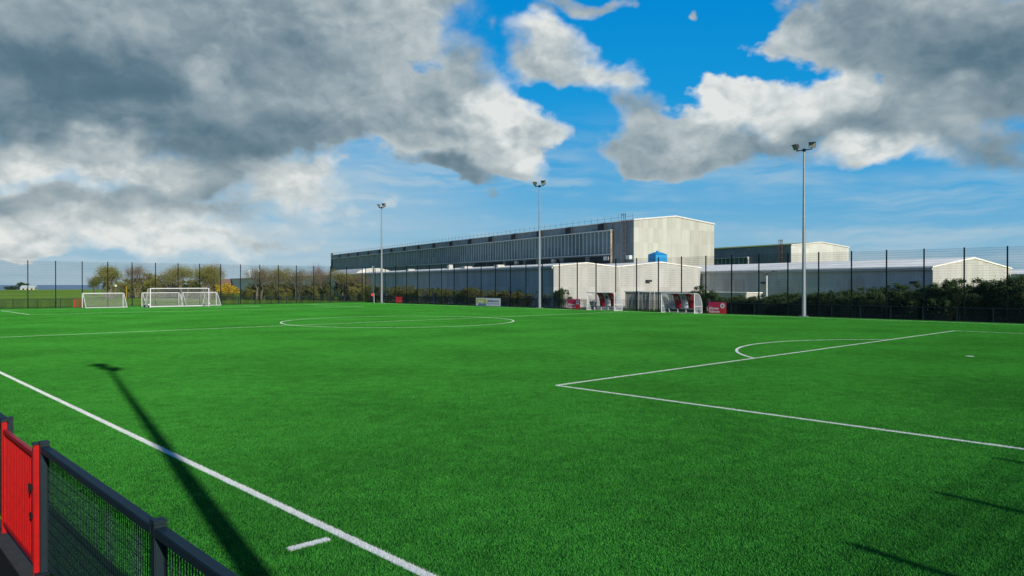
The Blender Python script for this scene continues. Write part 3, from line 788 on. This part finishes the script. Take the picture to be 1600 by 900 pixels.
for px, lb in ((997.5, 'white training pole leaning at the pale container, left one'), (1003.5, 'white training pole beside the fence post, nearer to the ladder')):
    o = thing('training_pole', E(a_at(px, 69.8), 69.8), PANG, lb, 'pole')
    mb = MB(); mb.tube((0, 0, 0.05), (0.02, -0.1, 2.1), 0.03, n=8); mb.build('shaft', M['white'], o)
    mb = MB(); mb.tube((0, 0, 0), (0, 0, 0.06), 0.14, 0.06, n=10); mb.build('foot', M['black'], o)

# --- lamp post in front of the shed, white pole at the corner
lpst = thing('street_lamp', W(1198, 88), 0, 'pale lamp post with dark twin arms before the grey shed wall', 'street lamp')
mb = MB(); mb.tube((0, 0, 0), (0, 0, 4.0), 0.11, 0.09, 10); mb.build('post', M['white'], lpst)
mb = MB(); mb.tube((0, 0, 4.0), (0, 0, 4.35), 0.06, n=8); mb.tube((-0.75, 0, 4.42), (0, 0, 4.3), 0.04, n=6); mb.tube((0.85, 0, 4.5), (0, 0, 4.3), 0.04, n=6); mb.build('arm', M['lampbody'], lpst)
for x, z in ((-0.8, 4.45), (0.95, 4.55)):
    mb = MB(); mb.box(x-0.28, x+0.28, -0.14, 0.14, z-0.07, z+0.07); mb.build('lamp_head', M['lampbody'], lpst, bevel=0.03)
cp = thing('camera_pole', W(583.5, 121), 0, 'slim white pole with a capped head behind the far corner flag', 'pole')
mb = MB(); mb.tube((0, 0, 0), (0, 0, 5.7), 0.13, 0.11, 10); mb.build('shaft', M['white'], cp)
mb = MB(); mb.box(-0.16, 0.16, -0.16, 0.16, 5.7, 5.95); mb.build('head', M['white'], cp, bevel=0.03)

# ------------------------------------------------------------------ vegetation
def leaf_mat(name, c0, c1, c2=None):
    m, t, bs = new_mat(name)
    rnd = t.new('ShaderNodeNewGeometry').outputs['Random Per Island']
    co = t.new('ShaderNodeTexCoord').outputs['Object']
    n = t.smooth(t.noise(co, 0.7, 3), 0.3, 0.7)
    c = t.mix(rnd, c0, c1)
    if c2: c = t.mix(n, c, c2)
    t.put(bs.inputs['Base Color'], c); bs.inputs['Roughness'].default_value = 0.7; bs.inputs['Specular IOR Level'].default_value = 0.2
    return m
M['lf_olive'] = leaf_mat('olive spring leaves', (0.145, 0.165, 0.030), (0.25, 0.255, 0.05), (0.19, 0.165, 0.048))
M['lf_brown'] = leaf_mat('brown budding twigs', (0.14, 0.11, 0.055), (0.21, 0.165, 0.08))
M['lf_pink'] = leaf_mat('pinkish buds', (0.16, 0.085, 0.075), (0.20, 0.12, 0.10))
M['lf_dark'] = leaf_mat('dark hedge leaves', (0.024, 0.056, 0.018), (0.062, 0.105, 0.032), (0.042, 0.074, 0.022))
M['lf_mid'] = leaf_mat('mid green leaves', (0.045, 0.080, 0.014), (0.105, 0.135, 0.028), (0.105, 0.095, 0.032))
M['lf_gorse'] = leaf_mat('gorse flowers', (0.50, 0.30, 0.010), (0.60, 0.40, 0.02))
M['bark'] = mat('grey brown bark', (0.14, 0.12, 0.085), 0.9, 0, 0.25, 4)

def leaf(mb, p, sz, rr):
    n = Vector((rr.gauss(0, 1), rr.gauss(0, 1), rr.gauss(0.4, 1)))
    if n.length < 1e-3: return
    n.normalize(); u = n.orthogonal().normalized(); v = n.cross(u)
    q = rr.uniform(0, 6.283); u, v = u*math.cos(q)+v*math.sin(q), v*math.cos(q)-u*math.sin(q)
    l = sz*rr.uniform(0.7, 1.3); w = l*0.5
    k = len(mb.v); mb.v += [tuple(p - u*l*.5), tuple(p + v*w*.5 + n*l*.1), tuple(p + u*l*.5), tuple(p - v*w*.5 + n*l*.1)]
    mb.f.append((k, k+1, k+2, k+3)); mb.sm.append(False); mb.mi.append(0)
def tree_meshes(seed, h, w, leafm, nleaf, lsz, trunk_h=0.25, multi=1, spread=1.0, flower=None):
    rr = random.Random(seed); tb = MB(); tips = []
    def grow(p, d, l, r, lev):
        n = 2 if lev < 3 else 1
        for i in range(n):
            q = p + d*(l/n) + Vector((rr.gauss(0, .05), rr.gauss(0, .05), rr.gauss(0, .03)))*l
            tb.tube(p, q, r, r*0.78, 6 if lev < 2 else 4, False); p = q; r *= 0.78
            if lev >= 1: tips.append(p)
        if lev >= 4: tips.append(p); return
        for i in range(rr.randint(3, 4) if lev < 2 else rr.randint(2, 4)):
            az = rr.uniform(0, 6.283); el = rr.uniform(0.35, 1.0)*spread
            ax = d.orthogonal().normalized(); ax.rotate(Matrix.Rotation(az, 3, d))
            nd = d.copy(); nd.rotate(Matrix.Rotation(el, 3, ax)); nd = (nd + Vector((0, 0, .18))).normalized()
            grow(p, nd, l*rr.uniform(0.6, 0.85), r*0.72, lev+1)
    for k in range(multi):
        d = Vector((rr.gauss(0, .25 if multi > 1 else .05), rr.gauss(0, .25 if multi > 1 else .05), 1)).normalized()
        grow(Vector((rr.gauss(0, .2)*(multi > 1), rr.gauss(0, .2)*(multi > 1), 0)), d, h*trunk_h, 0.03*h/(multi**.5), 0)
    zs = max(p.z for p in tips); xs = max(max(abs(p.x), abs(p.y)) for p in tips)
    kz = h/zs; kx = (w/2)/xs
    sc = lambda p: (p[0]*kx, p[1]*kx, p[2]*kz)
    tb.v = [sc(p) for p in tb.v]
    lb = MB()
    for i in range(nleaf):
        c = Vector(sc(rr.choice(tips))); q = Vector((rr.gauss(0, 1), rr.gauss(0, 1), rr.gauss(0, .9)))*h*0.06
        leaf(lb, c+q, lsz, rr)
    return tb.mesh('trunk', M['bark']), raw(lb, 'crown', leafm)
def raw(mb, name, m):
    me = bpy.data.meshes.new(name); me.from_pydata(mb.v, [], mb.f)
    for x in (m if isinstance(m, (list, tuple)) else [m]): me.materials.append(x)
    me.polygons.foreach_set('material_index', mb.mi)
    return me
def shrub_meshes(seed, h, w, d, leafm, nleaf, lsz, flower=None):
    rr = random.Random(seed); lb = MB(); tb = MB()
    cl = []
    for i in range(22):
        x, y = rr.uniform(-.5, .5)*w*.85, rr.uniform(-.5, .5)*d*.85
        top = h*(rr.uniform(0.6, 1.0)*(1-0.35*(2*x/w)**2))
        tb.tube((x*.3, y*.3, 0), (x, y, top*.95), 0.03, 0.008, 4, False)
        for z in (0.35, 0.62, 0.9): cl.append((Vector((x*(.5+.5*z), y*(.5+.5*z), top*z)), rr.uniform(.14, .26)*h))
        # thin whips that break the outline
        for k in range(3):
            e = Vector((x+rr.gauss(0, .25), y+rr.gauss(0, .25), top+rr.uniform(.03, .2)*h*.55)); cl.append((e, 0.07*h))
            tb.tube((x, y, top*.8), e, 0.012, 0.005, 3, False)
    for i in range(nleaf):
        c, r = rr.choice(cl); q = Vector((rr.gauss(0, .55), rr.gauss(0, .55), rr.gauss(0, .5)))*r
        p = c+q
        if p.z < 0.03: p.z = rr.uniform(.05, .5)
        if flower and p.z > h*0.5 and rr.random() < 0.75:
            leaf(lb, p, lsz, rr); lb.mi[-1] = 1
        else: leaf(lb, p, lsz, rr)
    return tb.mesh('stem', M['bark']), raw(lb, 'foliage', [leafm, flower] if flower else leafm)
TV = {}
def tree(kind, loc, h, w, label, group, name='tree'):
    base = TV[kind]
    r = thing(name, loc, random.uniform(0, 6.28), label, name.replace('_', ' ').split()[-1] if name != 'tree' else 'tree', group)
    r.scale = (w, w, h)
    for nm, me in zip(('trunk', 'crown') if base[2] else ('stem', 'foliage'), base[:2]): link(nm, me, r)
    return r
# unit-sized kinds, scaled per plant
def unit(kind, ms, h, w, tr):
    for me in ms: me.transform(Matrix.Diagonal((1/w, 1/w, 1/h, 1)))
    TV[kind] = (ms[0], ms[1], tr)
unit('olive', tree_meshes(11, 7, 8, M['lf_olive'], 12000, 0.17, 0.11, 4), 7, 8, True)
unit('olive2', tree_meshes(12, 7, 8, M['lf_olive'], 7500, 0.17, 0.12, 3), 7, 8, True)
unit('brown', tree_meshes(13, 7, 8, M['lf_brown'], 6500, 0.13, 0.12, 4), 7, 8, True)
unit('brown2', tree_meshes(14, 7, 8, M['lf_brown'], 3800, 0.13, 0.16, 2), 7, 8, True)
unit('pink', tree_meshes(15, 7, 8, M['lf_pink'], 4200, 0.14, 0.14, 3), 7, 8, True)
unit('round', tree_meshes(16, 5, 4, M['lf_mid'], 4200, 0.2, 0.3, 1, 1.1), 5, 4, True)
for i in range(4):
    unit('dark%d' % i, shrub_meshes(30+i, 3, 4, 3, M['lf_dark'], 12000, 0.125), 3, 4, False)
    unit('mid%d' % i, shrub_meshes(40+i, 2.4, 4, 3, M['lf_mid'], 4200, 0.16), 2.4, 4, False)
for i in range(2): unit('olv%d' % i, shrub_meshes(60+i, 3, 4, 3, M['lf_olive'], 5500, 0.16), 3, 4, False)
unit('gorse', shrub_meshes(50, 2.4, 4, 3, M['lf_mid'], 5200, 0.16, M['lf_gorse']), 2.4, 4, False)

G1 = 'trees beyond the left end of the pitch'
trees = [('olive', 172, 150, 6.6, 8.3, 'olive leafed tree behind the small lone goal'),
         ('brown', 212, 158, 6.9, 7.9, 'bare brown tree right of the olive tree, left of the big goal'),
         ('brown2', 146, 190, 5.0, 3.8, 'thin bare young tree far left, beside the dark round tree'),
         ('round', 152.5, 180, 4.6, 3.6, 'small dark round-headed tree left of the olive tree'),
         ('olive2', 290, 150, 6.7, 7.7, 'yellow olive tree behind the right half of the big goal'),
         ('brown2', 272, 156, 6.6, 7.7, 'wispy bare tree just left of the yellow olive tree'),
         ('olive', 318, 148, 6.6, 7.7, 'olive tree left of the yellow gorse'),
         ('brown2', 330, 156, 7.4, 7.7, 'tall wispy bare tree behind the olive tree left of the gorse'),
         ('brown', 405, 142, 6.2, 9.0, 'bare brown tree before the left end of the factory'),
         ('olive2', 440, 146, 6.3, 8.3, 'yellowish tree in front of the long factory side'),
         ('brown', 465, 140, 5.8, 7.7, 'grey brown tree between the yellowish and the pinkish tree'),
         ('pink', 486, 150, 6.9, 6.4, 'pinkish budding tree before the factory'),
         ('brown2', 512, 138, 5.6, 7.7, 'pale stemmed bare tree right of the pinkish tree'),
         ('olive2', 535, 136, 5.4, 7.7, 'olive brown tree below the white barrel roof'),
         ('brown', 560, 134, 5.0, 7.0, 'low brown tree left of the corner flag')]
for k, px, dp, h, w, lb in trees:
    p = W(px, dp); p.z = field_z(p.x, p.y)
    tree(k, p, h, w, lb, G1)
rr = random.Random(21)
# low growth under those trees
WHERE = ['under the olive tree', 'behind the big goal', 'left of the gorse', 'under the brown tree', 'before the factory side', 'under the pinkish tree', 'near the corner flag']
und = [(216, 160, 4.2, 6), (232, 162, 4.6, 6), (247, 158, 4.4, 6), (262, 161, 4.0, 6), (277, 159, 3.4, 6), (200, 164, 3.4, 5), (183, 170, 3.0, 5), (292, 156, 3.4, 6), (308, 155, 3.6, 6), (325, 154, 3.2, 6), (338, 152, 3.0, 5),
       (384, 146, 2.0, 4), (396, 144, 2.8, 5), (412, 145, 2.6, 5), (432, 143, 3.0, 5), (452, 142, 3.0, 5), (470, 142, 2.8, 5), (490, 140, 3.2, 5), (508, 139, 3.0, 5), (528, 137, 3.2, 5), (548, 136, 3.2, 5), (566, 133, 2.8, 5), (580, 130, 2.8, 4)]
near_words = ['behind the white goals', 'before the long shaded factory side']
for i, (px, dp, h, w) in enumerate(und):
    p = W(px, dp); p.z = field_z(p.x, p.y)
    k = 'olv%d' % (i % 2) if px < 350 else ('mid%d' if i % 3 else 'olv%d') % (i % (4 if i % 3 else 2))
    grp = 'undergrowth shrubs behind the goals' if px < 350 else 'undergrowth shrubs below the trees before the factory'
    tree(k, p, h*rr.uniform(.9, 1.1), w, 'low green shrub in the undergrowth ' + (near_words[0] if px < 350 else near_words[1]), grp, 'shrub')
for i, (px, lb) in enumerate(((348, 'yellow flowering gorse bush, left and paler'), (360, 'yellow flowering gorse bush, right one beside the factory end'))):
    p = W(px, 138); p.z = field_z(p.x, p.y); tree('gorse', p, 2.9-0.4*i, 3.6, lb, None, 'gorse_bush')
# hedge between far fence and factory, left part
i = 0; a = a_at(862, 70)
while a < 106:
    u = (a-a_at(862, 70))/(106-a_at(862, 70))
    tree('mid%d' % (i % 4), E(a, 70 + rr.uniform(-.4, 1.2)), 1.9+0.55*u+rr.uniform(-.2, .25), rr.uniform(3.2, 4.2), 'green brown hedge shrub behind the far fence, along the shaded factory side', 'hedge shrubs behind the left part of the far fence', 'shrub'); a += 2.6; i += 1
tree('dark1', E(a_at(878, 69.6), 69.6), 2.25, 2.6, 'dark shrub at the corner of the white factory wall, behind the left red board', None, 'shrub')
tree('mid2', E(a_at(926, 68.6), 68.6), 0.9, 1.2, 'tiny shrub at the foot of the white wall, left of the left dugout', None, 'shrub')
# right part
tree('dark2', E(a_at(1096, 69.4), 69.4), 2.6, 2.6, 'dark shrub right behind the right dugout', None, 'shrub')
tree('dark0', E(a_at(1117, 69.6), 69.6), 2.1, 2.4, 'dark shrub behind the right red board', None, 'shrub')
px = 1142; i = 0
while True:
    b = 70.2 + rr.uniform(-.5, 1.0); a = a_at(px, b)
    if a < -4: break
    p = E(a, b); yt = 464 if px < 1180 else (464 - (px-1180)/150.0*9 if px < 1330 else 454 - (px-1330)/150.0*8)
    if px > 1480: yt = 445 - min(1, (px-1480)/60.0)*8
    h = CAM_H + (444.5-yt)/1154.0*p.y
    wv_ = rr.uniform(3.2, 4.4)
    tree('dark%d' % (i % 4), p, h*rr.uniform(.93, 1.05), wv_, 'dark green hedge shrub behind the far fence, in front of the white shed', 'dense dark hedge shrubs on the right', 'shrub')
    if i % 2 == 0:
        q = E(a+0.6, b-1.4); tree('dark%d' % ((i+2) % 4), q, h*rr.uniform(.6, .8), 3.2, 'dark green hedge shrub behind the far fence, in front of the white shed', 'dense dark hedge shrubs on the right', 'shrub')
    a2 = a-1.2; q = E(a2, b); px = 800 + 1154*q.x/q.y; i += 1
    if i > 70: break

# ------------------------------------------------------------------ far left small things
p = W(44, 415); p.z = field_z(p.x, p.y)-.9
fh = thing('farmhouse', p, 0.3, 'tiny white farmhouse on the brow of the green field', 'house')
mb = MB(); mb.box(-3, 4, -3, 3, 0, 2.0); mb.build('wall', M['trim'], fh)
mb = MB(); mb.prism([(-3.2, -3.3, 2.0), (-3.2, 3.3, 2.0), (-3.2, 0, 3.4)], (7.4, 0, 0)); mb.build('roof', M['mullion'], fh)
mb = MB()
for x in (-2, 0, 2): mb.box(x, x+1.0, -3.05, -3.005, 0.8, 1.7)
mb.build('window', M['vent'], fh)
for px, h, w, lb in ((34, 4.2, 8, 'distant round dark tree left of the farmhouse on the brow'), (19, 2.2, 9, 'distant low tree at the far left of the brow')):
    p = W(px, 420); p.z = field_z(p.x, p.y)-.2; tree('dark1', p, h, w, lb, None, 'tree')
M['tile'] = mat('orange roof tile', (0.19, 0.11, 0.075), 0.8); M['brick'] = mat('pale brick', (0.26, 0.19, 0.14), 0.85)
p = W(344, 300); p.z = field_z(p.x, p.y)
hs = thing('brick_house', p, 0.5, 'house with an orange tiled roof half hidden behind the gorse', 'house')
mb = MB(); mb.box(-4, 4, -3, 3, 0, 2.7); mb.build('wall', M['brick'], hs)
mb = MB(); mb.prism([(-4.3, -3.4, 2.7), (-4.3, 3.4, 2.7), (-4.3, 0, 4.9)], (8.6, 0, 0)); mb.build('roof', M['tile'], hs)
mb = MB(); mb.box(-2.5, -1.2, -3.05, -3.005, 0.9, 2.1); mb.build('window', M['vent'], hs)
mb = MB(); mb.box(1.2, 2.5, -3.05, -3.005, 0.9, 2.1); mb.build('window', M['vent'], hs)
p = W(201, 150); p.z = field_z(p.x, p.y)
lb_ = thing('litter_bin', p, 0, 'reddish brown bin on the grass between the small lone goal and the big goal', 'bin')
mb = MB(); mb.tube((0, 0, 0.1), (0, 0, 1.0), 0.25, 0.29, 14); mb.build('bin_body', M['rust'], lb_)
mb = MB(); mb.tube((0, 0, 1.02), (0, 0, 1.15), 0.31, 0.2, 14); mb.build('bin_lid', M['rust'], lb_)
p = W(197.5, 150.5); p.z = field_z(p.x, p.y)
yp = thing('marker_post', p, 0, 'slim yellow marker post beside the brown bin', 'post')
M['yellow'] = mat('yellow plastic', (0.45, 0.30, 0.03), 0.5)
mb = MB(); mb.tube((0, 0, 0), (0, 0, 2.4), 0.07, n=8); mb.build('shaft', M['yellow'], yp)
mb = MB(); mb.tube((0, 0, 2.4), (0, 0, 2.6), 0.11, 0.05, 8); mb.build('cap', M['yellow'], yp)
p = W(181, 148); p.z = field_z(p.x, p.y)
sg = thing('small_sign', p, 0, 'tiny white sign on a post in front of the olive tree', 'sign')
mb = MB(); mb.tube((0, 0, 0), (0, 0, 2.7), 0.03, n=6); mb.build('post', M['galv'], sg)
mb = MB(); mb.box(-0.22, 0.22, -0.05, -0.03, 2.45, 2.85); mb.build('plate', M['white'], sg)

# ------------------------------------------------------------------ sky
wd = bpy.data.worlds.new('World'); S.world = wd; wd.use_nodes = True
t = NT(wd.node_tree); bg = t.n['Background']
SKY_STR = 0.10
sky = t.new('ShaderNodeTexSky', sky_type='NISHITA'); sky.sun_disc = False
sky.sun_elevation = SUN_EL; sky.sun_rotation = SUN_AZ; sky.altitude = 10; sky.air_density = 1.0; sky.dust_density = 0.6; sky.ozone_density = 2.0
d = t.new('ShaderNodeTexCoord').outputs['Generated']
s3 = t.new('ShaderNodeSeparateXYZ'); t.put(s3.inputs[0], d)
x, y, z = s3.outputs
ay = t.m('MAXIMUM', t.m('ABSOLUTE', y), 0.08)
u = t.m('DIVIDE', x, ay); v = t.m('DIVIDE', z, ay)
# wobble the layout so that no outline is a plain ellipse
p3 = t.vm('MULTIPLY', d, (1, 1, 1.35))
wn = t.new('ShaderNodeTexNoise'); t.put(wn.inputs['Vector'], p3); wn.inputs['Scale'].default_value = 5.0; wn.inputs['Detail'].default_value = 4
wn2 = t.new('ShaderNodeTexNoise'); t.put(wn2.inputs['Vector'], p3); wn2.inputs['Scale'].default_value = 16.0; wn2.inputs['Detail'].default_value = 6
wv3 = t.vm('ADD', t.vm('SCALE', t.vm('SUBTRACT', wn.outputs['Color'], (0.5, 0.5, 0.5)), 0.15), t.vm('SCALE', t.vm('SUBTRACT', wn2.outputs['Color'], (0.5, 0.5, 0.5)), 0.065))
uv = t.new('ShaderNodeCombineXYZ'); t.put(uv.inputs[0], u); t.put(uv.inputs[1], v)
uvw = t.vm('ADD', uv.outputs[0], wv3); 
uvw = t.vm('MULTIPLY', uvw, (1, 1, 0))
CL = [  # px, py, rx, ry, weight, brightness
    (90, 10, 330, 70, 1.1, .54), (110, 110, 270, 44, 1.1, .14), (420, 25, 230, 60, 1.1, .56), (590, 45, 105, 55, 1.05, .80), (640, 85, 60, 26, .9, .72), (665, 0, 120, 26, .85, .62),
    (420, 95, 200, 50, 1.0, .46), (325, 110, 34, 24, 1.12, 1.05), (500, 145, 170, 60, 1.0, .48), (350, 168, 110, 40, .95, .40), (60, 150, 120, 40, .95, .34), (520, 92, 40, 30, .95, .62), (620, 175, 90, 50, 1.0, .74), (560, 200, 90, 34, 1.0, .66), (725, 125, 46, 46, .9, .58), (700, 165, 50, 36, .9, .5),
    (770, 190, 70, 44, 1.2, 1.08), (830, 228, 44, 26, 1.0, .92), (720, 236, 120, 24, 1.0, .74), (800, 258, 60, 14, .8, .60), (440, 215, 230, 28, 1.05, .22), (640, 215, 80, 24, .9, .58), (100, 185, 240, 44, 1.0, .36),
    (95, 240, 120, 34, 1.18, .98), (30, 225, 60, 18, .9, .62), (240, 268, 80, 26, 1.1, .95), (90, 298, 190, 18, .95, .46), (130, 322, 270, 40, .86, .80), (330, 262, 110, 34, .95, .34), (460, 276, 84, 26, 1.0, .86), (400, 250, 60, 20, .85, .7), (300, 312, 140, 15, .75, .52),
    (708, 280, 66, 24, .92, .22), (110, 345, 240, 30, .86, 1.02), (60, 384, 130, 12, .66, .82), (250, 375, 140, 24, .78, .98), (380, 345, 150, 12, .58, .76), (560, 322, 150, 12, .46, .76), (520, 255, 60, 16, .62, .74),
    (885, 75, 58, 28, 1.05, 1.0), (880, 112, 60, 26, 1.0, .66), (950, 115, 46, 30, 1.0, .90), (985, 160, 32, 30, .75, .52), (830, 118, 30, 28, .75, .74), (1000, 190, 40, 22, .75, .62),
    (1010, 226, 84, 22, 1.0, .54), (1135, 160, 60, 34, 1.15, 1.05), (1080, 196, 70, 22, 1.0, .74), (1225, 175, 90, 36, 1.05, .90), (1160, 220, 110, 18, .95, .46), (1320, 160, 60, 34, 1.1, .95), (1370, 195, 100, 30, 1.0, .52),
    (1250, 75, 62, 40, .95, .74), (1400, 55, 140, 60, 1.1, .46), (1540, 90, 130, 80, 1.15, .30), (1450, 0, 200, 30, 1.05, .66), (1500, 120, 34, 22, 1.1, .85), (1470, 165, 130, 40, 1.0, .56), (1560, 170, 80, 50, .9, .34),
    (1400, 222, 150, 22, .85, .44), (1370, 252, 90, 18, .95, .94), (1300, 240, 40, 14, .8, .75), (1540, 246, 110, 26, .85, .36), (1310, 212, 110, 20, .85, .40), (1310, 105, 60, 26, .75, .5),
    (930, 8, 62, 20, .9, .66), (1095, 6, 20, 16, .62, .66), (782, 70, 9, 12, .44, .6), (880, 38, 22, 12, .52, .5),
]
dens = None; bri = None
for (px, py, rx, ry, wt, br) in CL:
    cu_, cv_ = (px-800)/1154.0, (444.5-py)/1154.0
    q = t.vm('MULTIPLY', t.vm('SUBTRACT', uvw, (cu_, cv_, 0)), (1154.0/rx, 1154.0/ry, 0))
    r2 = t.vm('DOT_PRODUCT', q, q, 1)
    g = t.m('MULTIPLY', t.m('POWER', 0.5, r2), wt)
    gs = t.m('POWER', g, 2.6)
    dens = gs if dens is None else t.m('ADD', dens, gs)
    br = br*0.84+0.09; bri = (gs, t.m('MULTIPLY', gs, br)) if bri is None else (t.m('ADD', bri[0], gs), t.m('MULTIPLY_ADD', gs, br, bri[1]))
dens = t.m('POWER', dens, 0.385)
B = t.m('DIVIDE', bri[1], t.m('MAXIMUM', bri[0], 1e-4))
def puffs(vec, scale, detail):
    n = t.new('ShaderNodeTexVoronoi', feature='F1', normalize=True); t.put(n.inputs['Vector'], vec)
    n.inputs['Scale'].default_value = scale; n.inputs['Detail'].default_value = detail; n.inputs['Roughness'].default_value = 0.55
    return t.m('SUBTRACT', 1.0, n.outputs['Distance'])
pw = t.vm('ADD', p3, t.vm('SCALE', t.vm('SUBTRACT', wn2.outputs['Color'], (0.5, 0.5, 0.5)), 0.06))
back_fill = t.m('MULTIPLY', t.smooth(y, 0.0, -0.3), t.smooth(z, 0.62, 0.30))   # unseen bright cloud bank, added behind the camera to lift the shaded walls
B = t.m('ADD', B, t.m('MULTIPLY', back_fill, 0.35))
n_big = t.noise(p3, 7.0, 8, 0.52)
n_fin = t.noise(p3, 34.0, 7, 0.62)
pf = puffs(pw, 15.0, 3.0)
D = t.m('ADD', dens, t.m('ADD', t.m('MULTIPLY', t.m('SUBTRACT', n_big, 0.5), 0.85), t.m('ADD', t.m('MULTIPLY', t.m('SUBTRACT', pf, 0.62), 0.68), t.m('MULTIPLY', t.m('SUBTRACT', n_fin, 0.5), 0.34))))
soft = t.smooth(t.noise(p3, 3.4, 2), 0.38, 0.66)
alpha = t.smooth(D, t.m('SUBTRACT', 0.44, t.m('MULTIPLY', soft, 0.08)), t.m('ADD', 0.62, t.m('MULTIPLY', soft, 0.42)))
alpha = t.m('MAXIMUM', alpha, t.m('MULTIPLY', back_fill, t.smooth(n_big, 0.3, 0.55, 0.4, 0.85)))
pf2 = puffs(t.vm('ADD', pw, (0.007, 0.0, 0.013)), 15.0, 3.0)
r_a = t.noise(p3, 12.0, 6, 0.5); r_b = t.noise(t.vm('ADD', p3, (0.014, 0.0, 0.024)), 12.0, 6, 0.5)
rel = t.m('MULTIPLY', t.m('ADD', t.m('MULTIPLY', t.m('SUBTRACT', r_a, r_b), 0.7), t.m('MULTIPLY', t.m('SUBTRACT', pf, pf2), 1.0)), t.m('ADD', 0.08, t.m('MULTIPLY', B, 1.05)))
lump = t.m('MULTIPLY', t.m('SUBTRACT', t.noise(t.vm('MULTIPLY', d, (1, 1, 2.4)), 4.0, 5, 0.48), 0.5), 0.50)
rim = t.m('MULTIPLY', t.smooth(D, 0.9, 0.5), 0.12)
tone = t.m('ADD', t.m('ADD', B, t.m('MULTIPLY_ADD', t.m('SUBTRACT', n_fin, 0.5), 0.10, rel)), t.m('ADD', lump, rim), clamp=True)
cr = t.new('ShaderNodeValToRGB'); t.put(cr.inputs[0], tone)
el = cr.color_ramp.elements
def lin(c): return tuple((v/255/12.92 if v <= 10 else ((v/255+.055)/1.055)**2.4) for v in c) + (1,)
stops = [(0.0, (66, 92, 106)), (0.25, (92, 118, 132)), (0.5, (140, 157, 165)), (0.75, (184, 194, 196)), (1.0, (228, 231, 228))]
el[0].position = 0; el[0].color = lin(stops[0][1]); el[1].position = 1; el[1].color = lin(stops[-1][1])
for pz, c in stops[1:-1]:
    e = el.new(pz); e.color = lin(c)
EXPO = 0.25
cloudc = t.vm('SCALE', cr.outputs[0], 1.0/SKY_STR/2**EXPO)
# blue: the Nishita sky, deepened as in the photograph
hs_ = t.new('ShaderNodeHueSaturation'); t.put(hs_.inputs['Color'], sky.outputs[0]); hs_.inputs['Saturation'].default_value = 1.5; hs_.inputs['Value'].default_value = 1.0
gr_ = t.new('ShaderNodeValToRGB'); t.put(gr_.inputs[0], t.m('MULTIPLY', t.m('MAXIMUM', v, 0.0), 1.8))
ge = gr_.color_ramp.elements
ge[0].position = 0.0; ge[0].color = lin((126, 170, 196)); ge[1].position = 1.0; ge[1].color = lin((0, 108, 184))
for pz_, c_ in ((0.10, (120, 178, 212)), (0.24, (72, 164, 216)), (0.42, (18, 152, 218)), (0.70, (0, 138, 212))):
    e = ge.new(pz_); e.color = lin(c_)
blue = t.mix(0.06, t.vm('SCALE', gr_.outputs[0], 1.0/SKY_STR/2**EXPO), hs_.outputs[0])
# thin streaky veil near the horizon
st = t.noise(t.vm('MULTIPLY', t.vm('ADD', d, t.vm('SCALE', wv3, 0.25)), (1.3, 1.3, 11.0)), 3.0, 8, 0.58, 0.3)
low_ = t.smooth(v, 0.26, 0.10)
side = t.m('MULTIPLY', t.smooth(u, 0.28, -0.25, 0.68, 1.0), t.smooth(t.noise(t.vm('MULTIPLY', d, (1, 1, 2.5)), 5.5, 4), 0.34, 0.58, 0.25, 1.0))
veil = t.m('MULTIPLY', t.smooth(st, 0.36, 0.64), t.m('MULTIPLY', low_, side))
mist = t.m('MULTIPLY', t.m('MULTIPLY', t.smooth(u, 0.12, -0.35), t.smooth(v, 0.24, 0.12)), t.smooth(st, 0.25, 0.6, 0.35, 0.9))
veil = t.m('MAXIMUM', veil, mist)
veilc = tuple(v_/SKY_STR/2**EXPO for v_ in lin((178, 201, 214))[:3])
hz = t.m('MULTIPLY', t.smooth(v, 0.06, -0.02), 0.6)
hazec = tuple(v_/SKY_STR/2**EXPO for v_ in lin((118, 166, 196))[:3])
blue = t.mix(hz, blue, hazec)
c = t.mix(veil, blue, veilc)
up = t.smooth(v, 0.02, 0.06)
c = t.mix(t.m('MULTIPLY', alpha, 0.97), c, cloudc)
t.put(bg.inputs['Color'], c); bg.inputs['Strength'].default_value = SKY_STR

sun = bpy.data.lights.new('sun', 'SUN'); sun.energy = 4.6; sun.angle = R(0.53); sun.color = (1.0, 0.95, 0.86)
so = bpy.data.objects.new('sun', sun); COL.objects.link(so)
sd = Vector((0.531*math.cos(SUN_EL), -0.847*math.cos(SUN_EL), math.sin(SUN_EL)))
so.rotation_euler = sd.to_track_quat('Z', 'Y').to_euler()

# ------------------------------------------------------------------ camera, view
cam = bpy.data.cameras.new('camera'); cam.sensor_width = 36; cam.lens = 1154/1600*36; cam.clip_end = 100000; cam.clip_start = 0.05
co_ = bpy.data.objects.new('camera', cam); COL.objects.link(co_)
co_.location = (0, 0, CAM_H); co_.rotation_euler = (R(90) - math.atan(5.5/1154), 0, 0)
S.camera = co_
S.view_settings.view_transform = 'Standard'; S.view_settings.look = 'None'; S.view_settings.exposure = EXPO; S.view_settings.gamma = 1
S.view_settings.use_curve_mapping = False
